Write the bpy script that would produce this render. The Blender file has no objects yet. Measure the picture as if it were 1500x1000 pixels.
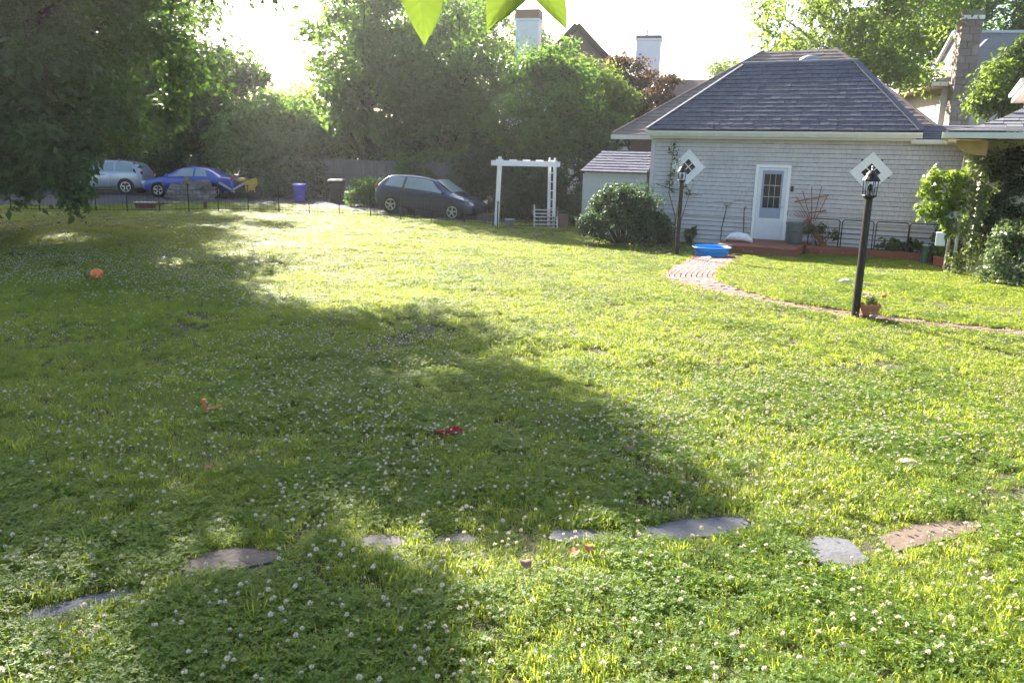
import bpy, math, random
import numpy as np
from mathutils import Vector, Matrix
random.seed(7)
RNG = np.random.default_rng(11)
R = math.radians
scene = bpy.context.scene
C = scene.collection

# ------------------------------------------------------------------ camera
CAM_H = 2.25; FPX = 1189.0; PITCH = R(12.8); ROLL = R(1.4)
cam = bpy.data.cameras.new('camera'); cam.sensor_width = 36; cam.lens = 36 * FPX / 1500
cam.clip_start = 0.05; cam.clip_end = 2000
camo = bpy.data.objects.new('camera', cam); C.objects.link(camo)
camo.matrix_world = Matrix.Translation((0, 0, CAM_H)) @ Matrix.Rotation(R(90) - PITCH, 4, 'X') @ Matrix.Rotation(ROLL, 4, 'Z')
scene.camera = camo

# ------------------------------------------------------------------ sky, sun, exposure
SUN_AZ = R(-25.5); SUN_EL = R(29)
world = bpy.data.worlds.new('World'); scene.world = world; world.use_nodes = True
wn = world.node_tree.nodes; wl = world.node_tree.links
sky = wn.new('ShaderNodeTexSky'); sky.sky_type = 'NISHITA'; sky.sun_disc = False
sky.sun_elevation = SUN_EL; sky.sun_rotation = SUN_AZ; sky.air_density = 1.0; sky.dust_density = 2.2; sky.ozone_density = 1.0
wl.new(sky.outputs[0], wn['Background'].inputs[0]); wn['Background'].inputs[1].default_value = 0.072
sl = bpy.data.lights.new('sun', 'SUN'); sl.energy = 5.0; sl.angle = R(0.6); sl.color = (1.0, 0.92, 0.80)
so = bpy.data.objects.new('sun', sl); C.objects.link(so)
SD = Vector((math.sin(SUN_AZ) * math.cos(SUN_EL), math.cos(SUN_AZ) * math.cos(SUN_EL), math.sin(SUN_EL)))
so.rotation_euler = (SD).to_track_quat('Z', 'Y').to_euler(); so.location = SD * 80
vs = scene.view_settings; vs.view_transform = 'Standard'; vs.look = 'None'; vs.exposure = 2.4; vs.gamma = 1.0
vs.use_curve_mapping = False
scene.render.engine = 'CYCLES'
scene.cycles.use_denoising = True
scene.cycles.max_bounces = 6; scene.cycles.diffuse_bounces = 3; scene.cycles.glossy_bounces = 2; scene.cycles.transmission_bounces = 4; scene.cycles.use_adaptive_sampling = True; scene.cycles.adaptive_threshold = 0.025; scene.cycles.transparent_max_bounces = 8; scene.cycles.caustics_reflective = False; scene.cycles.caustics_refractive = False

# ------------------------------------------------------------------ terrain and layout helpers
def sst(t):
    t = min(1.0, max(0.0, t)); return t * t * (3 - 2 * t)
def tz(x, y):
    return -0.22 * sst((x + 5) / 7) * sst((y - 14) / 10)
def ray(x, y):
    u = (x - 750) / FPX; v = (500 - y) / FPX
    c, s = math.cos(ROLL), math.sin(ROLL)
    u, v = u * c - v * s, u * s + v * c
    return Vector((u, math.cos(PITCH) + v * math.sin(PITCH), -math.sin(PITCH) + v * math.cos(PITCH)))
def G(x, y):
    d = ray(x, y); z = 0.0
    for _ in range(40):
        p = d * ((z - CAM_H) / d.z); z = 0.5 * z + 0.5 * tz(p.x, p.y)
    return Vector((p.x, p.y, z))
def P(x, y, Y):
    d = ray(x, y); p = d * (Y / d.y); p.z += CAM_H; return p

# ------------------------------------------------------------------ materials
MAT = {}
def base_mat(name):
    m = bpy.data.materials.new(name); m.use_nodes = True
    nt = m.node_tree; return m, nt.nodes, nt.links, nt.nodes['Principled BSDF']
def nm(name, c1, c2=None, scale=6, rough=0.8, bump=0.0, attr=0.5, metal=0.0, spec=0.4, detail=5, coat=0.0, c3=None, stretch=None, bscale=None):
    """colour between c1 and c2 by noise and by the per-piece value v; c3 = sparse blotches"""
    if name in MAT: return MAT[name]
    m, n, l, b = base_mat(name)
    c2 = c2 or tuple(x * 0.8 for x in c1)
    tc = n.new('ShaderNodeTexCoord'); vec = tc.outputs['Object']
    if stretch:
        mp = n.new('ShaderNodeMapping'); mp.inputs['Scale'].default_value = stretch; l.new(vec, mp.inputs[0]); vec = mp.outputs[0]
    no = n.new('ShaderNodeTexNoise'); no.inputs['Scale'].default_value = scale; no.inputs['Detail'].default_value = detail
    no.inputs['Roughness'].default_value = 0.62
    l.new(vec, no.inputs['Vector'])
    st = n.new('ShaderNodeMapRange'); st.inputs[1].default_value = 0.3; st.inputs[2].default_value = 0.7
    l.new(no.outputs[0], st.inputs[0])
    at = n.new('ShaderNodeAttribute'); at.attribute_name = 'v'
    mx = n.new('ShaderNodeMix'); mx.data_type = 'FLOAT'; mx.inputs[0].default_value = attr
    l.new(st.outputs[0], mx.inputs[2]); l.new(at.outputs['Fac'], mx.inputs[3])
    mc = n.new('ShaderNodeMix'); mc.data_type = 'RGBA'; l.new(mx.outputs[0], mc.inputs[0])
    mc.inputs[6].default_value = (*c1, 1); mc.inputs[7].default_value = (*c2, 1)
    out = mc.outputs[2]
    if c3:
        n3 = n.new('ShaderNodeTexNoise'); n3.inputs['Scale'].default_value = scale * 0.37; n3.inputs['Detail'].default_value = 6
        l.new(vec, n3.inputs['Vector'])
        r3 = n.new('ShaderNodeMapRange'); r3.inputs[1].default_value = 0.54; r3.inputs[2].default_value = 0.68; l.new(n3.outputs[0], r3.inputs[0])
        m3 = n.new('ShaderNodeMix'); m3.data_type = 'RGBA'; l.new(r3.outputs[0], m3.inputs[0]); l.new(out, m3.inputs[6]); m3.inputs[7].default_value = (*c3, 1)
        out = m3.outputs[2]
    l.new(out, b.inputs['Base Color'])
    b.inputs['Roughness'].default_value = rough; b.inputs['Metallic'].default_value = metal
    b.inputs['Specular IOR Level'].default_value = spec; b.inputs['Coat Weight'].default_value = coat
    if bump:
        bp = n.new('ShaderNodeBump'); bp.inputs['Strength'].default_value = bump; bp.inputs['Distance'].default_value = 0.02
        nb = n.new('ShaderNodeTexNoise'); nb.inputs['Scale'].default_value = bscale or scale * 4; nb.inputs['Detail'].default_value = 6
        l.new(vec, nb.inputs['Vector']); l.new(nb.outputs[0], bp.inputs['Height']); l.new(bp.outputs[0], b.inputs['Normal'])
    MAT[name] = m; return m
def leafmat(name, dark, light, trans, tw=0.45, rough=0.5, scale=0.6, spec=0.3):
    if name in MAT: return MAT[name]
    m, n, l, b = base_mat(name)
    at = n.new('ShaderNodeAttribute'); at.attribute_name = 'v'
    tc = n.new('ShaderNodeTexCoord')
    no = n.new('ShaderNodeTexNoise'); no.inputs['Scale'].default_value = scale; l.new(tc.outputs['Object'], no.inputs['Vector'])
    mx = n.new('ShaderNodeMix'); mx.data_type = 'FLOAT'; mx.inputs[0].default_value = 0.7
    l.new(no.outputs[0], mx.inputs[2]); l.new(at.outputs['Fac'], mx.inputs[3])
    mc = n.new('ShaderNodeMix'); mc.data_type = 'RGBA'; l.new(mx.outputs[0], mc.inputs[0])
    mc.inputs[6].default_value = (*dark, 1); mc.inputs[7].default_value = (*light, 1)
    l.new(mc.outputs[2], b.inputs['Base Color']); b.inputs['Roughness'].default_value = rough; b.inputs['Specular IOR Level'].default_value = spec
    tr = n.new('ShaderNodeBsdfTranslucent')
    mt = n.new('ShaderNodeMix'); mt.data_type = 'RGBA'; l.new(mx.outputs[0], mt.inputs[0])
    mt.inputs[6].default_value = (*(x * 0.7 for x in trans), 1); mt.inputs[7].default_value = (*trans, 1)
    l.new(mt.outputs[2], tr.inputs[0])
    ms = n.new('ShaderNodeMixShader'); ms.inputs[0].default_value = tw
    l.new(b.outputs[0], ms.inputs[1]); l.new(tr.outputs[0], ms.inputs[2]); l.new(ms.outputs[0], n['Material Output'].inputs[0])
    MAT[name] = m; return m
def glassmat(name, col=(0.02, 0.025, 0.03), rough=0.05):
    if name in MAT: return MAT[name]
    m, n, l, b = base_mat(name)
    b.inputs['Base Color'].default_value = (*col, 1); b.inputs['Roughness'].default_value = rough; b.inputs['Specular IOR Level'].default_value = 0.8 if name.startswith(('car', 'wind', 'pool')) else 0.35
    MAT[name] = m; return m

# ------------------------------------------------------------------ mesh builder
class MB:
    def __init__(s): s.V = []; s.F = []; s.A = []
    def add(s, vs_, fs, a=0.5):
        o = len(s.V); s.V += [tuple(v) for v in vs_]; s.A += [a] * len(vs_); s.F += [tuple(i + o for i in f) for f in fs]; return s
    def hexa(s, p, a=0.5):      # 8 points: bottom loop 0-3 and top loop 4-7
        return s.add(p, [(3, 2, 1, 0), (4, 5, 6, 7), (0, 1, 5, 4), (1, 2, 6, 5), (2, 3, 7, 6), (3, 0, 4, 7)], a)
    def box(s, x0, x1, y0, y1, z0, z1, a=0.5, m=None):
        p = [Vector(q) for q in ((x0, y0, z0), (x1, y0, z0), (x1, y1, z0), (x0, y1, z0), (x0, y0, z1), (x1, y0, z1), (x1, y1, z1), (x0, y1, z1))]
        if m is not None: p = [m @ q for q in p]
        return s.hexa(p, a)
    def bar(s, a_, b_, w, h=None, a=0.5, up=(0, 0, 1)):
        a_ = Vector(a_); b_ = Vector(b_); h = h or w; d = (b_ - a_).normalized(); up = Vector(up)
        if abs(d.dot(up)) > 0.98: up = Vector((0, 1, 0))
        sx = d.cross(up).normalized() * w / 2; sy = sx.cross(d).normalized() * h / 2
        return s.hexa([a_ - sx - sy, a_ + sx - sy, a_ + sx + sy, a_ - sx + sy, b_ - sx - sy, b_ + sx - sy, b_ + sx + sy, b_ - sx + sy], a)
    def tube(s, pts, rad, n=8, a=0.5, cap=True):
        pts = [Vector(p) for p in pts]
        if not hasattr(rad, '__len__'): rad = [rad] * len(pts)
        o = len(s.V); prev = None
        for i, p in enumerate(pts):
            d = (pts[min(i + 1, len(pts) - 1)] - pts[max(i - 1, 0)]).normalized()
            if prev is None: prev = d.cross(Vector((0.3, 0.9, 0.2))).normalized()
            sx = (prev - d * prev.dot(d)).normalized(); prev = sx; sy = d.cross(sx)
            for k in range(n):
                t = 2 * math.pi * k / n; s.V.append(tuple(p + (sx * math.cos(t) + sy * math.sin(t)) * rad[i])); s.A.append(a)
        for i in range(len(pts) - 1):
            for k in range(n):
                s.F.append((o + i * n + k, o + i * n + (k + 1) % n, o + (i + 1) * n + (k + 1) % n, o + (i + 1) * n + k))
        if cap:
            s.F.append(tuple(o + k for k in range(n))[::-1]); s.F.append(tuple(o + (len(pts) - 1) * n + k for k in range(n)))
        return s
    def lathe(s, prof, n=16, c=(0, 0, 0), axis='z', a=0.5, sx=1.0, sy=1.0, cap=True):
        o = len(s.V)
        for r, z in prof:
            for k in range(n):
                t = 2 * math.pi * k / n; x, y = r * math.cos(t) * sx, r * math.sin(t) * sy
                q = (x, y, z) if axis == 'z' else (x, z, y)
                s.V.append((q[0] + c[0], q[1] + c[1], q[2] + c[2])); s.A.append(a)
        for i in range(len(prof) - 1):
            for k in range(n):
                s.F.append((o + i * n + k, o + i * n + (k + 1) % n, o + (i + 1) * n + (k + 1) % n, o + (i + 1) * n + k))
        if cap: s.F.append(tuple(o + k for k in range(n))[::-1]); s.F.append(tuple(o + (len(prof) - 1) * n + k for k in range(n)))
        return s
    def prism(s, poly, vec, a=0.5):
        n = len(poly); vec = Vector(vec); p = [Vector(q) for q in poly]; q = [v + vec for v in p]
        return s.add(p + q, [tuple(range(n))[::-1], tuple(range(n, 2 * n))] + [(i, (i + 1) % n, n + (i + 1) % n, n + i) for i in range(n)], a)
    def mesh(s, name, smooth=False):
        me = bpy.data.meshes.new(name); me.from_pydata(s.V, [], s.F)
        at = me.attributes.new('v', 'FLOAT', 'POINT'); at.data.foreach_set('value', s.A)
        import bmesh
        bm = bmesh.new(); bm.from_mesh(me); bmesh.ops.recalc_face_normals(bm, faces=bm.faces); bm.to_mesh(me); bm.free()
        if smooth: me.polygons.foreach_set('use_smooth', [True] * len(me.polygons))
        me.update(); return me
    def build(s, name, mat, parent=None, smooth=False, bevel=0, sub=0):
        return obj(name, s.mesh(name, smooth), mat, parent, bevel, sub)
def obj(name, me, mat, parent=None, bevel=0, sub=0):
    o = bpy.data.objects.new(name, me); C.objects.link(o)
    if not len(me.materials): me.materials.append(mat)
    if parent: o.parent = parent
    if bevel:
        b = o.modifiers.new('bevel', 'BEVEL'); b.width = bevel; b.segments = 2; b.limit_method = 'ANGLE'
    if sub:
        b = o.modifiers.new('sub', 'SUBSURF'); b.levels = sub; b.render_levels = sub
    return o
def tag(o, label, cat, group=None):
    o['label'] = label; o['category'] = cat
    if group: o['group'] = group
    return o
def thing(name, label, cat, loc=(0, 0, 0), rz=0.0, group=None):
    o = bpy.data.objects.new(name, None); C.objects.link(o); o.location = loc; o.rotation_euler = (0, 0, rz); o.empty_display_size = 0.2
    return tag(o, label, cat, group)
def copy_tree(o, parent=None):
    c = o.copy(); C.objects.link(c); c.parent = parent
    for ch in list(o.children): copy_tree(ch, c)
    return c
def kind(o, k): o['kind'] = k; return o
def jit(a=1.0): return random.uniform(-a, a)

# quads/ngons straight from numpy: verts (N,k,3), value per piece
def np_mesh(name, verts, val, smooth=False):
    N, k, _ = verts.shape; me = bpy.data.meshes.new(name)
    me.vertices.add(N * k); me.vertices.foreach_set('co', verts.reshape(-1).astype(np.float32))
    me.loops.add(N * k); me.loops.foreach_set('vertex_index', np.arange(N * k, dtype=np.int32))
    me.polygons.add(N); me.polygons.foreach_set('loop_start', np.arange(0, N * k, k, dtype=np.int32))
    at = me.attributes.new('v', 'FLOAT', 'POINT'); at.data.foreach_set('value', np.repeat(val, k).astype(np.float32))
    me.update(calc_edges=True); me.validate(); return me
def unit(a): return a / np.maximum(1e-6, np.linalg.norm(a, axis=-1, keepdims=True))
def leaf_quads(pos, nrm, length, width, hang=0.0):
    """folded four-point leaves: base, side, tip, side"""
    n = len(pos); ax = RNG.normal(size=(n, 3)); ax[:, 2] -= hang
    ax = unit(ax - nrm * np.sum(ax * nrm, 1, keepdims=True)); sd = np.cross(nrm, ax)
    L = length[:, None]; W = width[:, None]
    return np.stack([pos, pos + ax * L * 0.45 + sd * W * 0.5 + nrm * W * 0.12, pos + ax * L - nrm * L * 0.12, pos + ax * L * 0.45 - sd * W * 0.5 + nrm * W * 0.12], 1)
def clump_leaves(clumps, per, size, hang=0.0, upw=0.5, wr=0.55):
    """clumps: list of (centre, (rx, ry, rz)); returns leaf quads and their values"""
    Q = []; A = []
    for c, r in clumps:
        r = np.array(r); k = max(8, int(per * RNG.uniform(0.75, 1.25)))
        d = unit(RNG.normal(size=(k, 3))); u = RNG.uniform(0, 1, k) ** 0.42
        pos = np.array(c) + d * r * u[:, None] * RNG.uniform(0.8, 1.12, k)[:, None]
        if hang: pos[:, 2] -= np.abs(RNG.normal(0, hang * 0.5, k)) * (RNG.uniform(0, 1, k) < 0.4)
        nr = unit(d * 0.5 + np.array([0, 0, upw]) + RNG.normal(0, 0.55, (k, 3)))
        ln = size * RNG.uniform(0.75, 1.25) * RNG.uniform(0.55, 1.4, k)
        Q.append(leaf_quads(pos, nr, ln, ln * wr, hang)); A.append(np.clip(RNG.normal(0.5 + RNG.uniform(-0.26, 0.26), 0.17, k), 0, 1))
    return np.concatenate(Q), np.concatenate(A)
def crown_clumps(centre, rad, n, cr, shell=0.45, flat=0.75):
    out = []
    for _ in range(n):
        d = RNG.normal(size=3); d /= np.linalg.norm(d); u = RNG.uniform(shell, 1.0) if RNG.uniform() < 0.8 else RNG.uniform(0, 1)
        if d[2] < -0.5: d[2] *= 0.6
        r = cr * RNG.uniform(0.6, 1.35)
        out.append((np.array(centre) + d * np.array(rad) * u, (r, r, r * flat)))
    return out
BARK = nm('bark', (0.075, 0.068, 0.048), (0.036, 0.034, 0.026), 9, 0.95, 0.8, stretch=(1, 1, 0.25))
BARKP = nm('pale_bark', (0.32, 0.27, 0.20), (0.16, 0.13, 0.10), 5, 0.9, 0.6, stretch=(1, 1, 0.3))
def tree(name, label, loc, clumps, per, size, mat, trunk_r=0.2, trunk_top=None, bark=None, limbs=10, hang=0.0, cat='tree', group=None, lean=(0, 0), wr=0.55, upw=0.5):
    """clumps in coordinates local to loc"""
    t = thing(name, label, cat, loc, 0, group)
    q, a = clump_leaves(clumps, per, size, hang, upw, wr)
    obj('crown', np_mesh('crown', q, a), mat, t)
    bark = bark or BARK; mb = MB()
    top = Vector(trunk_top or (lean[0], lean[1], max(c[0][2] for c in clumps) * 0.8))
    pts = []; k = 7
    for i in range(k + 1):
        f = i / k; pts.append((top.x * f * f + jit(0.12) * (0 < i), top.y * f * f + jit(0.12) * (0 < i), top.z * f - (0.15 if i == 0 else 0)))
    mb.tube(pts, [trunk_r * (1.25 if i == 0 else 1.0) * (1 - 0.8 * i / k) for i in range(k + 1)], 9)
    for c, r in random.sample(clumps, min(limbs, len(clumps))):
        c = Vector(c); f = min(0.95, max(0.12, c.z / top.z * random.uniform(0.45, 0.75))); i = int(f * k)
        s0 = Vector(pts[i]); mid = s0.lerp(c, 0.5) + Vector((jit(.25), jit(.25), 0.25))
        w = trunk_r * (1 - 0.8 * f) * 0.55
        mb.tube([s0, mid, c], [w, w * 0.6, w * 0.22], 6)
    mb.build('trunk', bark, t, smooth=True)
    return t
# ------------------------------------------------------------------ the setting: ground, path, driveway
PN = [(4.85, 22.3), (4.2, 20.2), (3.6, 18.5), (3.2, 17.3), (2.96, 16.5), (3.0, 15.6), (3.25, 14.75), (3.6, 13.95), (4.05, 13.2), (4.6, 12.55), (5.3, 11.95), (6.2, 11.35), (7.1, 10.98), (8.5, 10.5), (10.4, 10.05)]
PF = [(6.3, 21.9), (5.55, 20.2), (4.85, 18.5), (4.36, 17.2), (4.14, 16.2), (4.08, 15.5), (4.15, 14.6), (4.4, 13.75), (4.75, 13.2), (5.12, 12.85), (5.72, 12.38), (6.53, 11.82), (7.38, 11.45), (8.7, 11.0), (10.55, 10.55)]
def smooth_line(p, k=8):
    out = []
    for i in range(len(p) - 1):
        a = Vector(p[max(i - 1, 0)]); b = Vector(p[i]); c = Vector(p[i + 1]); d = Vector(p[min(i + 2, len(p) - 1)])
        for j in range(k):
            t = j / k; out.append(0.5 * ((2 * b) + (c - a) * t + (2 * a - 5 * b + 4 * c - d) * t * t + (3 * b - a - 3 * c + d) * t ** 3))
    out.append(Vector(p[-1])); return out
SN = smooth_line(PN); SF = smooth_line(PF)
PATH_POLY = np.array([tuple(v) for v in SN] + [tuple(v) for v in SF[::-1]])
def in_poly(x, y, poly):
    x = np.asarray(x); y = np.asarray(y); c = np.zeros(x.shape, bool); n = len(poly)
    for i in range(n):
        x1, y1 = poly[i]; x2, y2 = poly[(i + 1) % n]
        if y1 == y2: continue
        m = ((y1 > y) != (y2 > y)) & (x < (x2 - x1) * (y - y1) / (y2 - y1) + x1); c ^= m
    return c
def sst_np(t): t = np.clip(t, 0, 1); return t * t * (3 - 2 * t)
def vnoise(x, y, s, seed=0):
    """smooth value noise 0..1"""
    r = np.random.default_rng(seed); T = r.uniform(0, 1, (64, 64)); x = np.asarray(x) * s + 1000; y = np.asarray(y) * s + 1000
    xi = np.floor(x).astype(int); yi = np.floor(y).astype(int); fx = x - xi; fy = y - yi; fx = fx * fx * (3 - 2 * fx); fy = fy * fy * (3 - 2 * fy)
    g = lambda i, j: T[i % 64, j % 64]
    return (g(xi, yi) * (1 - fx) + g(xi + 1, yi) * fx) * (1 - fy) + (g(xi, yi + 1) * (1 - fx) + g(xi + 1, yi + 1) * fx) * fy
def tz_np(x, y): return -0.22 * sst_np((x + 5) / 7) * sst_np((y - 14) / 10)
def bumps(x, y): return (vnoise(x, y, 1.3, 3) - 0.5) * 0.05 + (vnoise(x, y, 0.35, 4) - 0.5) * 0.07 * np.clip((np.asarray(y) - 1) / 4, 0, 1) * np.clip((30 - np.asarray(y)) / 6, 0, 1)
def ground_z(x, y):
    x = np.asarray(x, float); y = np.asarray(y, float)
    return tz_np(x, y) + bumps(x, y) * np.where((x > 1.5) & (y > 9), 0.4, 1.0)
def gz(x, y): return float(ground_z(np.array([x]), np.array([y]))[0])
xs = np.unique(np.concatenate([np.linspace(-400, -30, 14), np.linspace(-30, 2.5, 66), np.linspace(2.5, 8, 80), np.linspace(8, 30, 45), np.linspace(30, 400, 14)]))
ys = np.unique(np.concatenate([np.linspace(-60, 0, 8), np.linspace(0, 10, 50), np.linspace(10, 23, 150), np.linspace(23, 45, 45), np.linspace(45, 800, 18)]))
GX, GY = np.meshgrid(xs, ys); GZ = ground_z(GX, GY) - np.where(in_poly(GX, GY, PATH_POLY), 0.07, 0.0)
nx, ny = len(xs), len(ys)
me = bpy.data.meshes.new('ground')
idx = np.arange(nx * ny).reshape(ny, nx)
quads = np.stack([idx[:-1, :-1], idx[:-1, 1:], idx[1:, 1:], idx[1:, :-1]], -1).reshape(-1, 4)
me.from_pydata(np.stack([GX, GY, GZ], -1).reshape(-1, 3).tolist(), [], quads.tolist())
me.polygons.foreach_set('use_smooth', [True] * len(me.polygons))
kind(obj('ground', me, nm('soil_and_turf', (0.050, 0.062, 0.020), (0.085, 0.070, 0.035), 3.0, 0.95, 0.6, attr=0.0, bscale=40)), 'structure')

ASPH = nm('asphalt', (0.075, 0.073, 0.075), (0.045, 0.045, 0.047), 1.5, 0.9, 0.3, attr=0, bscale=60)
DN = [(-60, 31), (-17, 31.1), (-15.3, 33.1), (-12.7, 35.6), (-9.9, 35.3), (-7, 33.2), (-4.7, 30.75), (-3, 30.15), (-0.9, 29.95), (-0.2, 30.6)]
DF = [(-60, 44), (-17, 43.5), (-15.3, 43.2), (-12.7, 42.5), (-9.9, 41.5), (-7, 40), (-4.7, 37), (-3, 35.2), (-0.9, 33.8), (-0.2, 33.2)]
mb = MB(); V = []
for a, b in zip(DN, DF):
    for k in range(9):
        f = k / 8; x = a[0] + (b[0] - a[0]) * f; y = a[1] + (b[1] - a[1]) * f; V.append((x, y, gz(x, y) + 0.03))
mb.add(V, [(i * 9 + k, (i + 1) * 9 + k, (i + 1) * 9 + k + 1, i * 9 + k + 1) for i in range(len(DN) - 1) for k in range(8)])
kind(mb.build('driveway', ASPH), 'structure')

# brick path: bed sheet, then bricks laid lengthwise along the bend
SAND = nm('joint_sand', (0.14, 0.10, 0.075), (0.08, 0.055, 0.045), 12, 0.95, 0.3, attr=0)
BRICK = nm('path_brick', (0.20, 0.098, 0.086), (0.29, 0.18, 0.165), 14, 0.9, 0.4, attr=0.6, c3=(0.25, 0.19, 0.18))
mb = MB(); V = []
for a, b in zip(SN, SF):
    for k in range(6):
        q = a.lerp(b, k / 5); V.append((q.x, q.y, tz(q.x, q.y) - 0.052))
mb.add(V, [(i * 6 + k, (i + 1) * 6 + k, (i + 1) * 6 + k + 1, i * 6 + k + 1) for i in range(len(SN) - 1) for k in range(5)])
path = kind(mb.build('brick_path', SAND), 'structure')
brick_meshes = []
for k in range(7):
    m_ = MB(); a_ = k / 6
    m_.add([(-.099, -.047, 0), (.099, -.047, 0), (.099, .047, 0), (-.099, .047, 0), (-.095, -.043, .05), (.095, -.043, .05), (.095, .043, .05), (-.095, .043, .05)],
           [(4, 5, 6, 7), (0, 1, 5, 4), (1, 2, 6, 5), (2, 3, 7, 6), (3, 0, 4, 7)], a_)
    brick_meshes.append(m_.mesh('brick'))
cum = [0]
for i in range(1, len(SN)): cum.append(cum[-1] + ((SN[i] + SF[i]) / 2 - (SN[i - 1] + SF[i - 1]) / 2).length)
def path_at(s):
    i = min(len(cum) - 2, max(0, next((j for j in range(len(cum) - 1) if cum[j + 1] >= s), len(cum) - 2)))
    f = (s - cum[i]) / max(1e-6, cum[i + 1] - cum[i]); return SN[i].lerp(SN[i + 1], f), SF[i].lerp(SF[i + 1], f)
bricks = []; s_ = 0.1; row = 0
while s_ < cum[-1] - 0.15:
    a, b = path_at(s_); w = (b - a).length; n_ = max(4, int(w / 0.103))
    for k in range(n_):
        off = 0.105 if k % 2 else 0.0
        a2, b2 = path_at(min(cum[-1] - .01, s_ + off)); a3, b3 = path_at(min(cum[-1], s_ + off + 0.08))
        f = (k + 0.5) / n_; p = a2.lerp(b2, f); q = a3.lerp(b3, f); d = q - p
        bricks.append((p.x, p.y, math.atan2(d.y, d.x)))
    s_ += 0.208
bricks.sort(key=lambda b: (b[1] if b[0] < 0.66 * b[1] + 0.3 else 99))
for i, (x, y, rz) in enumerate(bricks[:295]):
    o = bpy.data.objects.new('brick', random.choice(brick_meshes)); C.objects.link(o); o.parent = path
    if not o.data.materials: o.data.materials.append(BRICK)
    o.location = (x, y, tz(x, y) - 0.058 + jit(0.006)); o.rotation_euler = (jit(.02), jit(.02), rz + jit(.025))
mb = MB()
for x, y, rz in bricks[295:]:
    m = Matrix.Translation((x, y, tz(x, y) - 0.058 + jit(.006))) @ Matrix.Rotation(rz + jit(.02), 4, 'Z') @ Matrix.Rotation(jit(.02), 4, 'X')
    mb.box(-.097, .097, -.045, .045, 0, .05, random.random(), m)
kind(mb.build('bricks', BRICK, path), 'stuff')

# ------------------------------------------------------------------ carriage house
HO = Vector((4.23, 26.0, -0.22)); HA = math.atan2(-3.8, 7.26)
def HW(x, y, z=0.0):
    return Vector((HO.x + x * math.cos(HA) - y * math.sin(HA), HO.y + x * math.sin(HA) + y * math.cos(HA), HO.z + z))
WALLP = nm('grey_wall_paint', (0.555, 0.54, 0.55), (0.475, 0.465, 0.48), 3, 0.8, 0.0, attr=0.6, c3=(.45, .44, .44))
BACK = nm('wall_backing', (0.09, 0.088, 0.09), (0.07, 0.07, 0.07), 3, 0.9, attr=0)  # dark colour stands in for the shadow lines between rows
WHITE = nm('white_paint', (0.84, 0.85, 0.86), (0.77, 0.78, 0.79), 4, 0.5, 0.05, attr=0.2)
CREAM = nm('cream_trim', (0.66, 0.65, 0.60), (0.56, 0.56, 0.51), 4, 0.5, 0.05, attr=0.2)
SLATE = nm('slate_shingle', (0.072, 0.080, 0.108), (0.118, 0.126, 0.160), 5, 0.92, 0.35, attr=0.35, bscale=30, spec=.15)
SLATEB = nm('brown_shingle', (0.17, 0.135, 0.12), (0.25, 0.205, 0.185), 5, 0.92, 0.35, attr=0.7, bscale=30, spec=.2)
GLASS = glassmat('dark_glass')
BLACK = nm('black_iron', (0.012, 0.012, 0.013), (0.02, 0.02, 0.02), 8, 0.45, attr=0)
def courses(parent, name, mat, O, U, Vv, N, lo, hi, height, exposure, tabw, th, skip=None, limit=300, key=None, ovl=0.35, gap=0.006, jz=0.006, rg=0.0):
    """rows of single shingles: O origin, U along, Vv up the surface, N out; lo(v), hi(v) the ends of a row.
    the first `limit` pieces (by key) are parts of their own, the rest one joined part"""
    O, U, Vv, N = Vector(O), Vector(U), Vector(Vv), Vector(N); v = 0.0; out = []
    while v < height - 1e-3:
        ex = min(exposure, height - v); a0, a1 = lo(v), hi(v); b0, b1 = lo(v + ex), hi(v + ex)
        u = min(a0, b0) - random.uniform(0, tabw); end = max(a1, b1)
        while u < end:
            w = tabw * random.uniform(0.75, 1.3); x0, x1 = u + gap / 2, u + w - gap / 2; u += w
            c0, c1 = max(x0, a0), min(x1, a1); d0, d1 = max(x0, b0), min(x1, b1)
            if c1 - c0 < 0.012: continue
            if d1 < d0: d0 = d1 = min(max((c0 + c1) / 2, b0), b1)
            if skip and skip((c0 + c1) / 2, v + ex / 2): continue
            j = random.uniform(0, jz); vb = v + rg - random.uniform(0, jz)
            p = lambda uu, vv, nn: O + U * uu + Vv * vv + N * nn
            out.append(((c0 + c1) / 2, v, [p(c0, vb, 0), p(c1, vb, 0), p(c1, vb, th + j), p(c0, vb, th + j), p(d0, v + ex, 0), p(d1, v + ex, 0), p(d1, v + ex, th * ovl + j), p(d0, v + ex, th * ovl + j)]))
        v += exposure
    if key: out.sort(key=key)
    rest = MB()
    for i, (u_, v_, pts) in enumerate(out):
        if i < limit: MB().hexa(pts, random.random()).build(name, mat, parent)
        else: rest.hexa(pts, random.random())
    if rest.V: kind(rest.build(name + 's', mat, parent), 'stuff')
house = thing('carriage_house', 'grey shingled carriage house with dark hipped roof and two diamond windows', 'house', HO, HA)
WIN = [(1.18, 2.30, 0.53), (6.34, 2.28, 0.56)]
def hskip(u, v):
    z = v + 0.87
    if 3.29 < u < 4.15 and z < 2.36: return True
    return any(abs(u - a) + abs(z - b) < c - 0.06 for a, b, c in WIN)
wl_ = MB().box(0, 8.9, 0.0, 3.2, -0.3, 3.25).build('wall', BACK, house)
courses(wl_, 'shingle', WALLP, (0, 0, 0.87), (1, 0, 0), (0, 0, 1), (0, -1, 0), lambda v: 0.0, lambda v: 8.9, 2.27, 0.126, 0.15, 0.034, hskip, rg=0.014, ovl=.25, gap=.005, limit=290, key=lambda q: -q[0])
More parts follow.
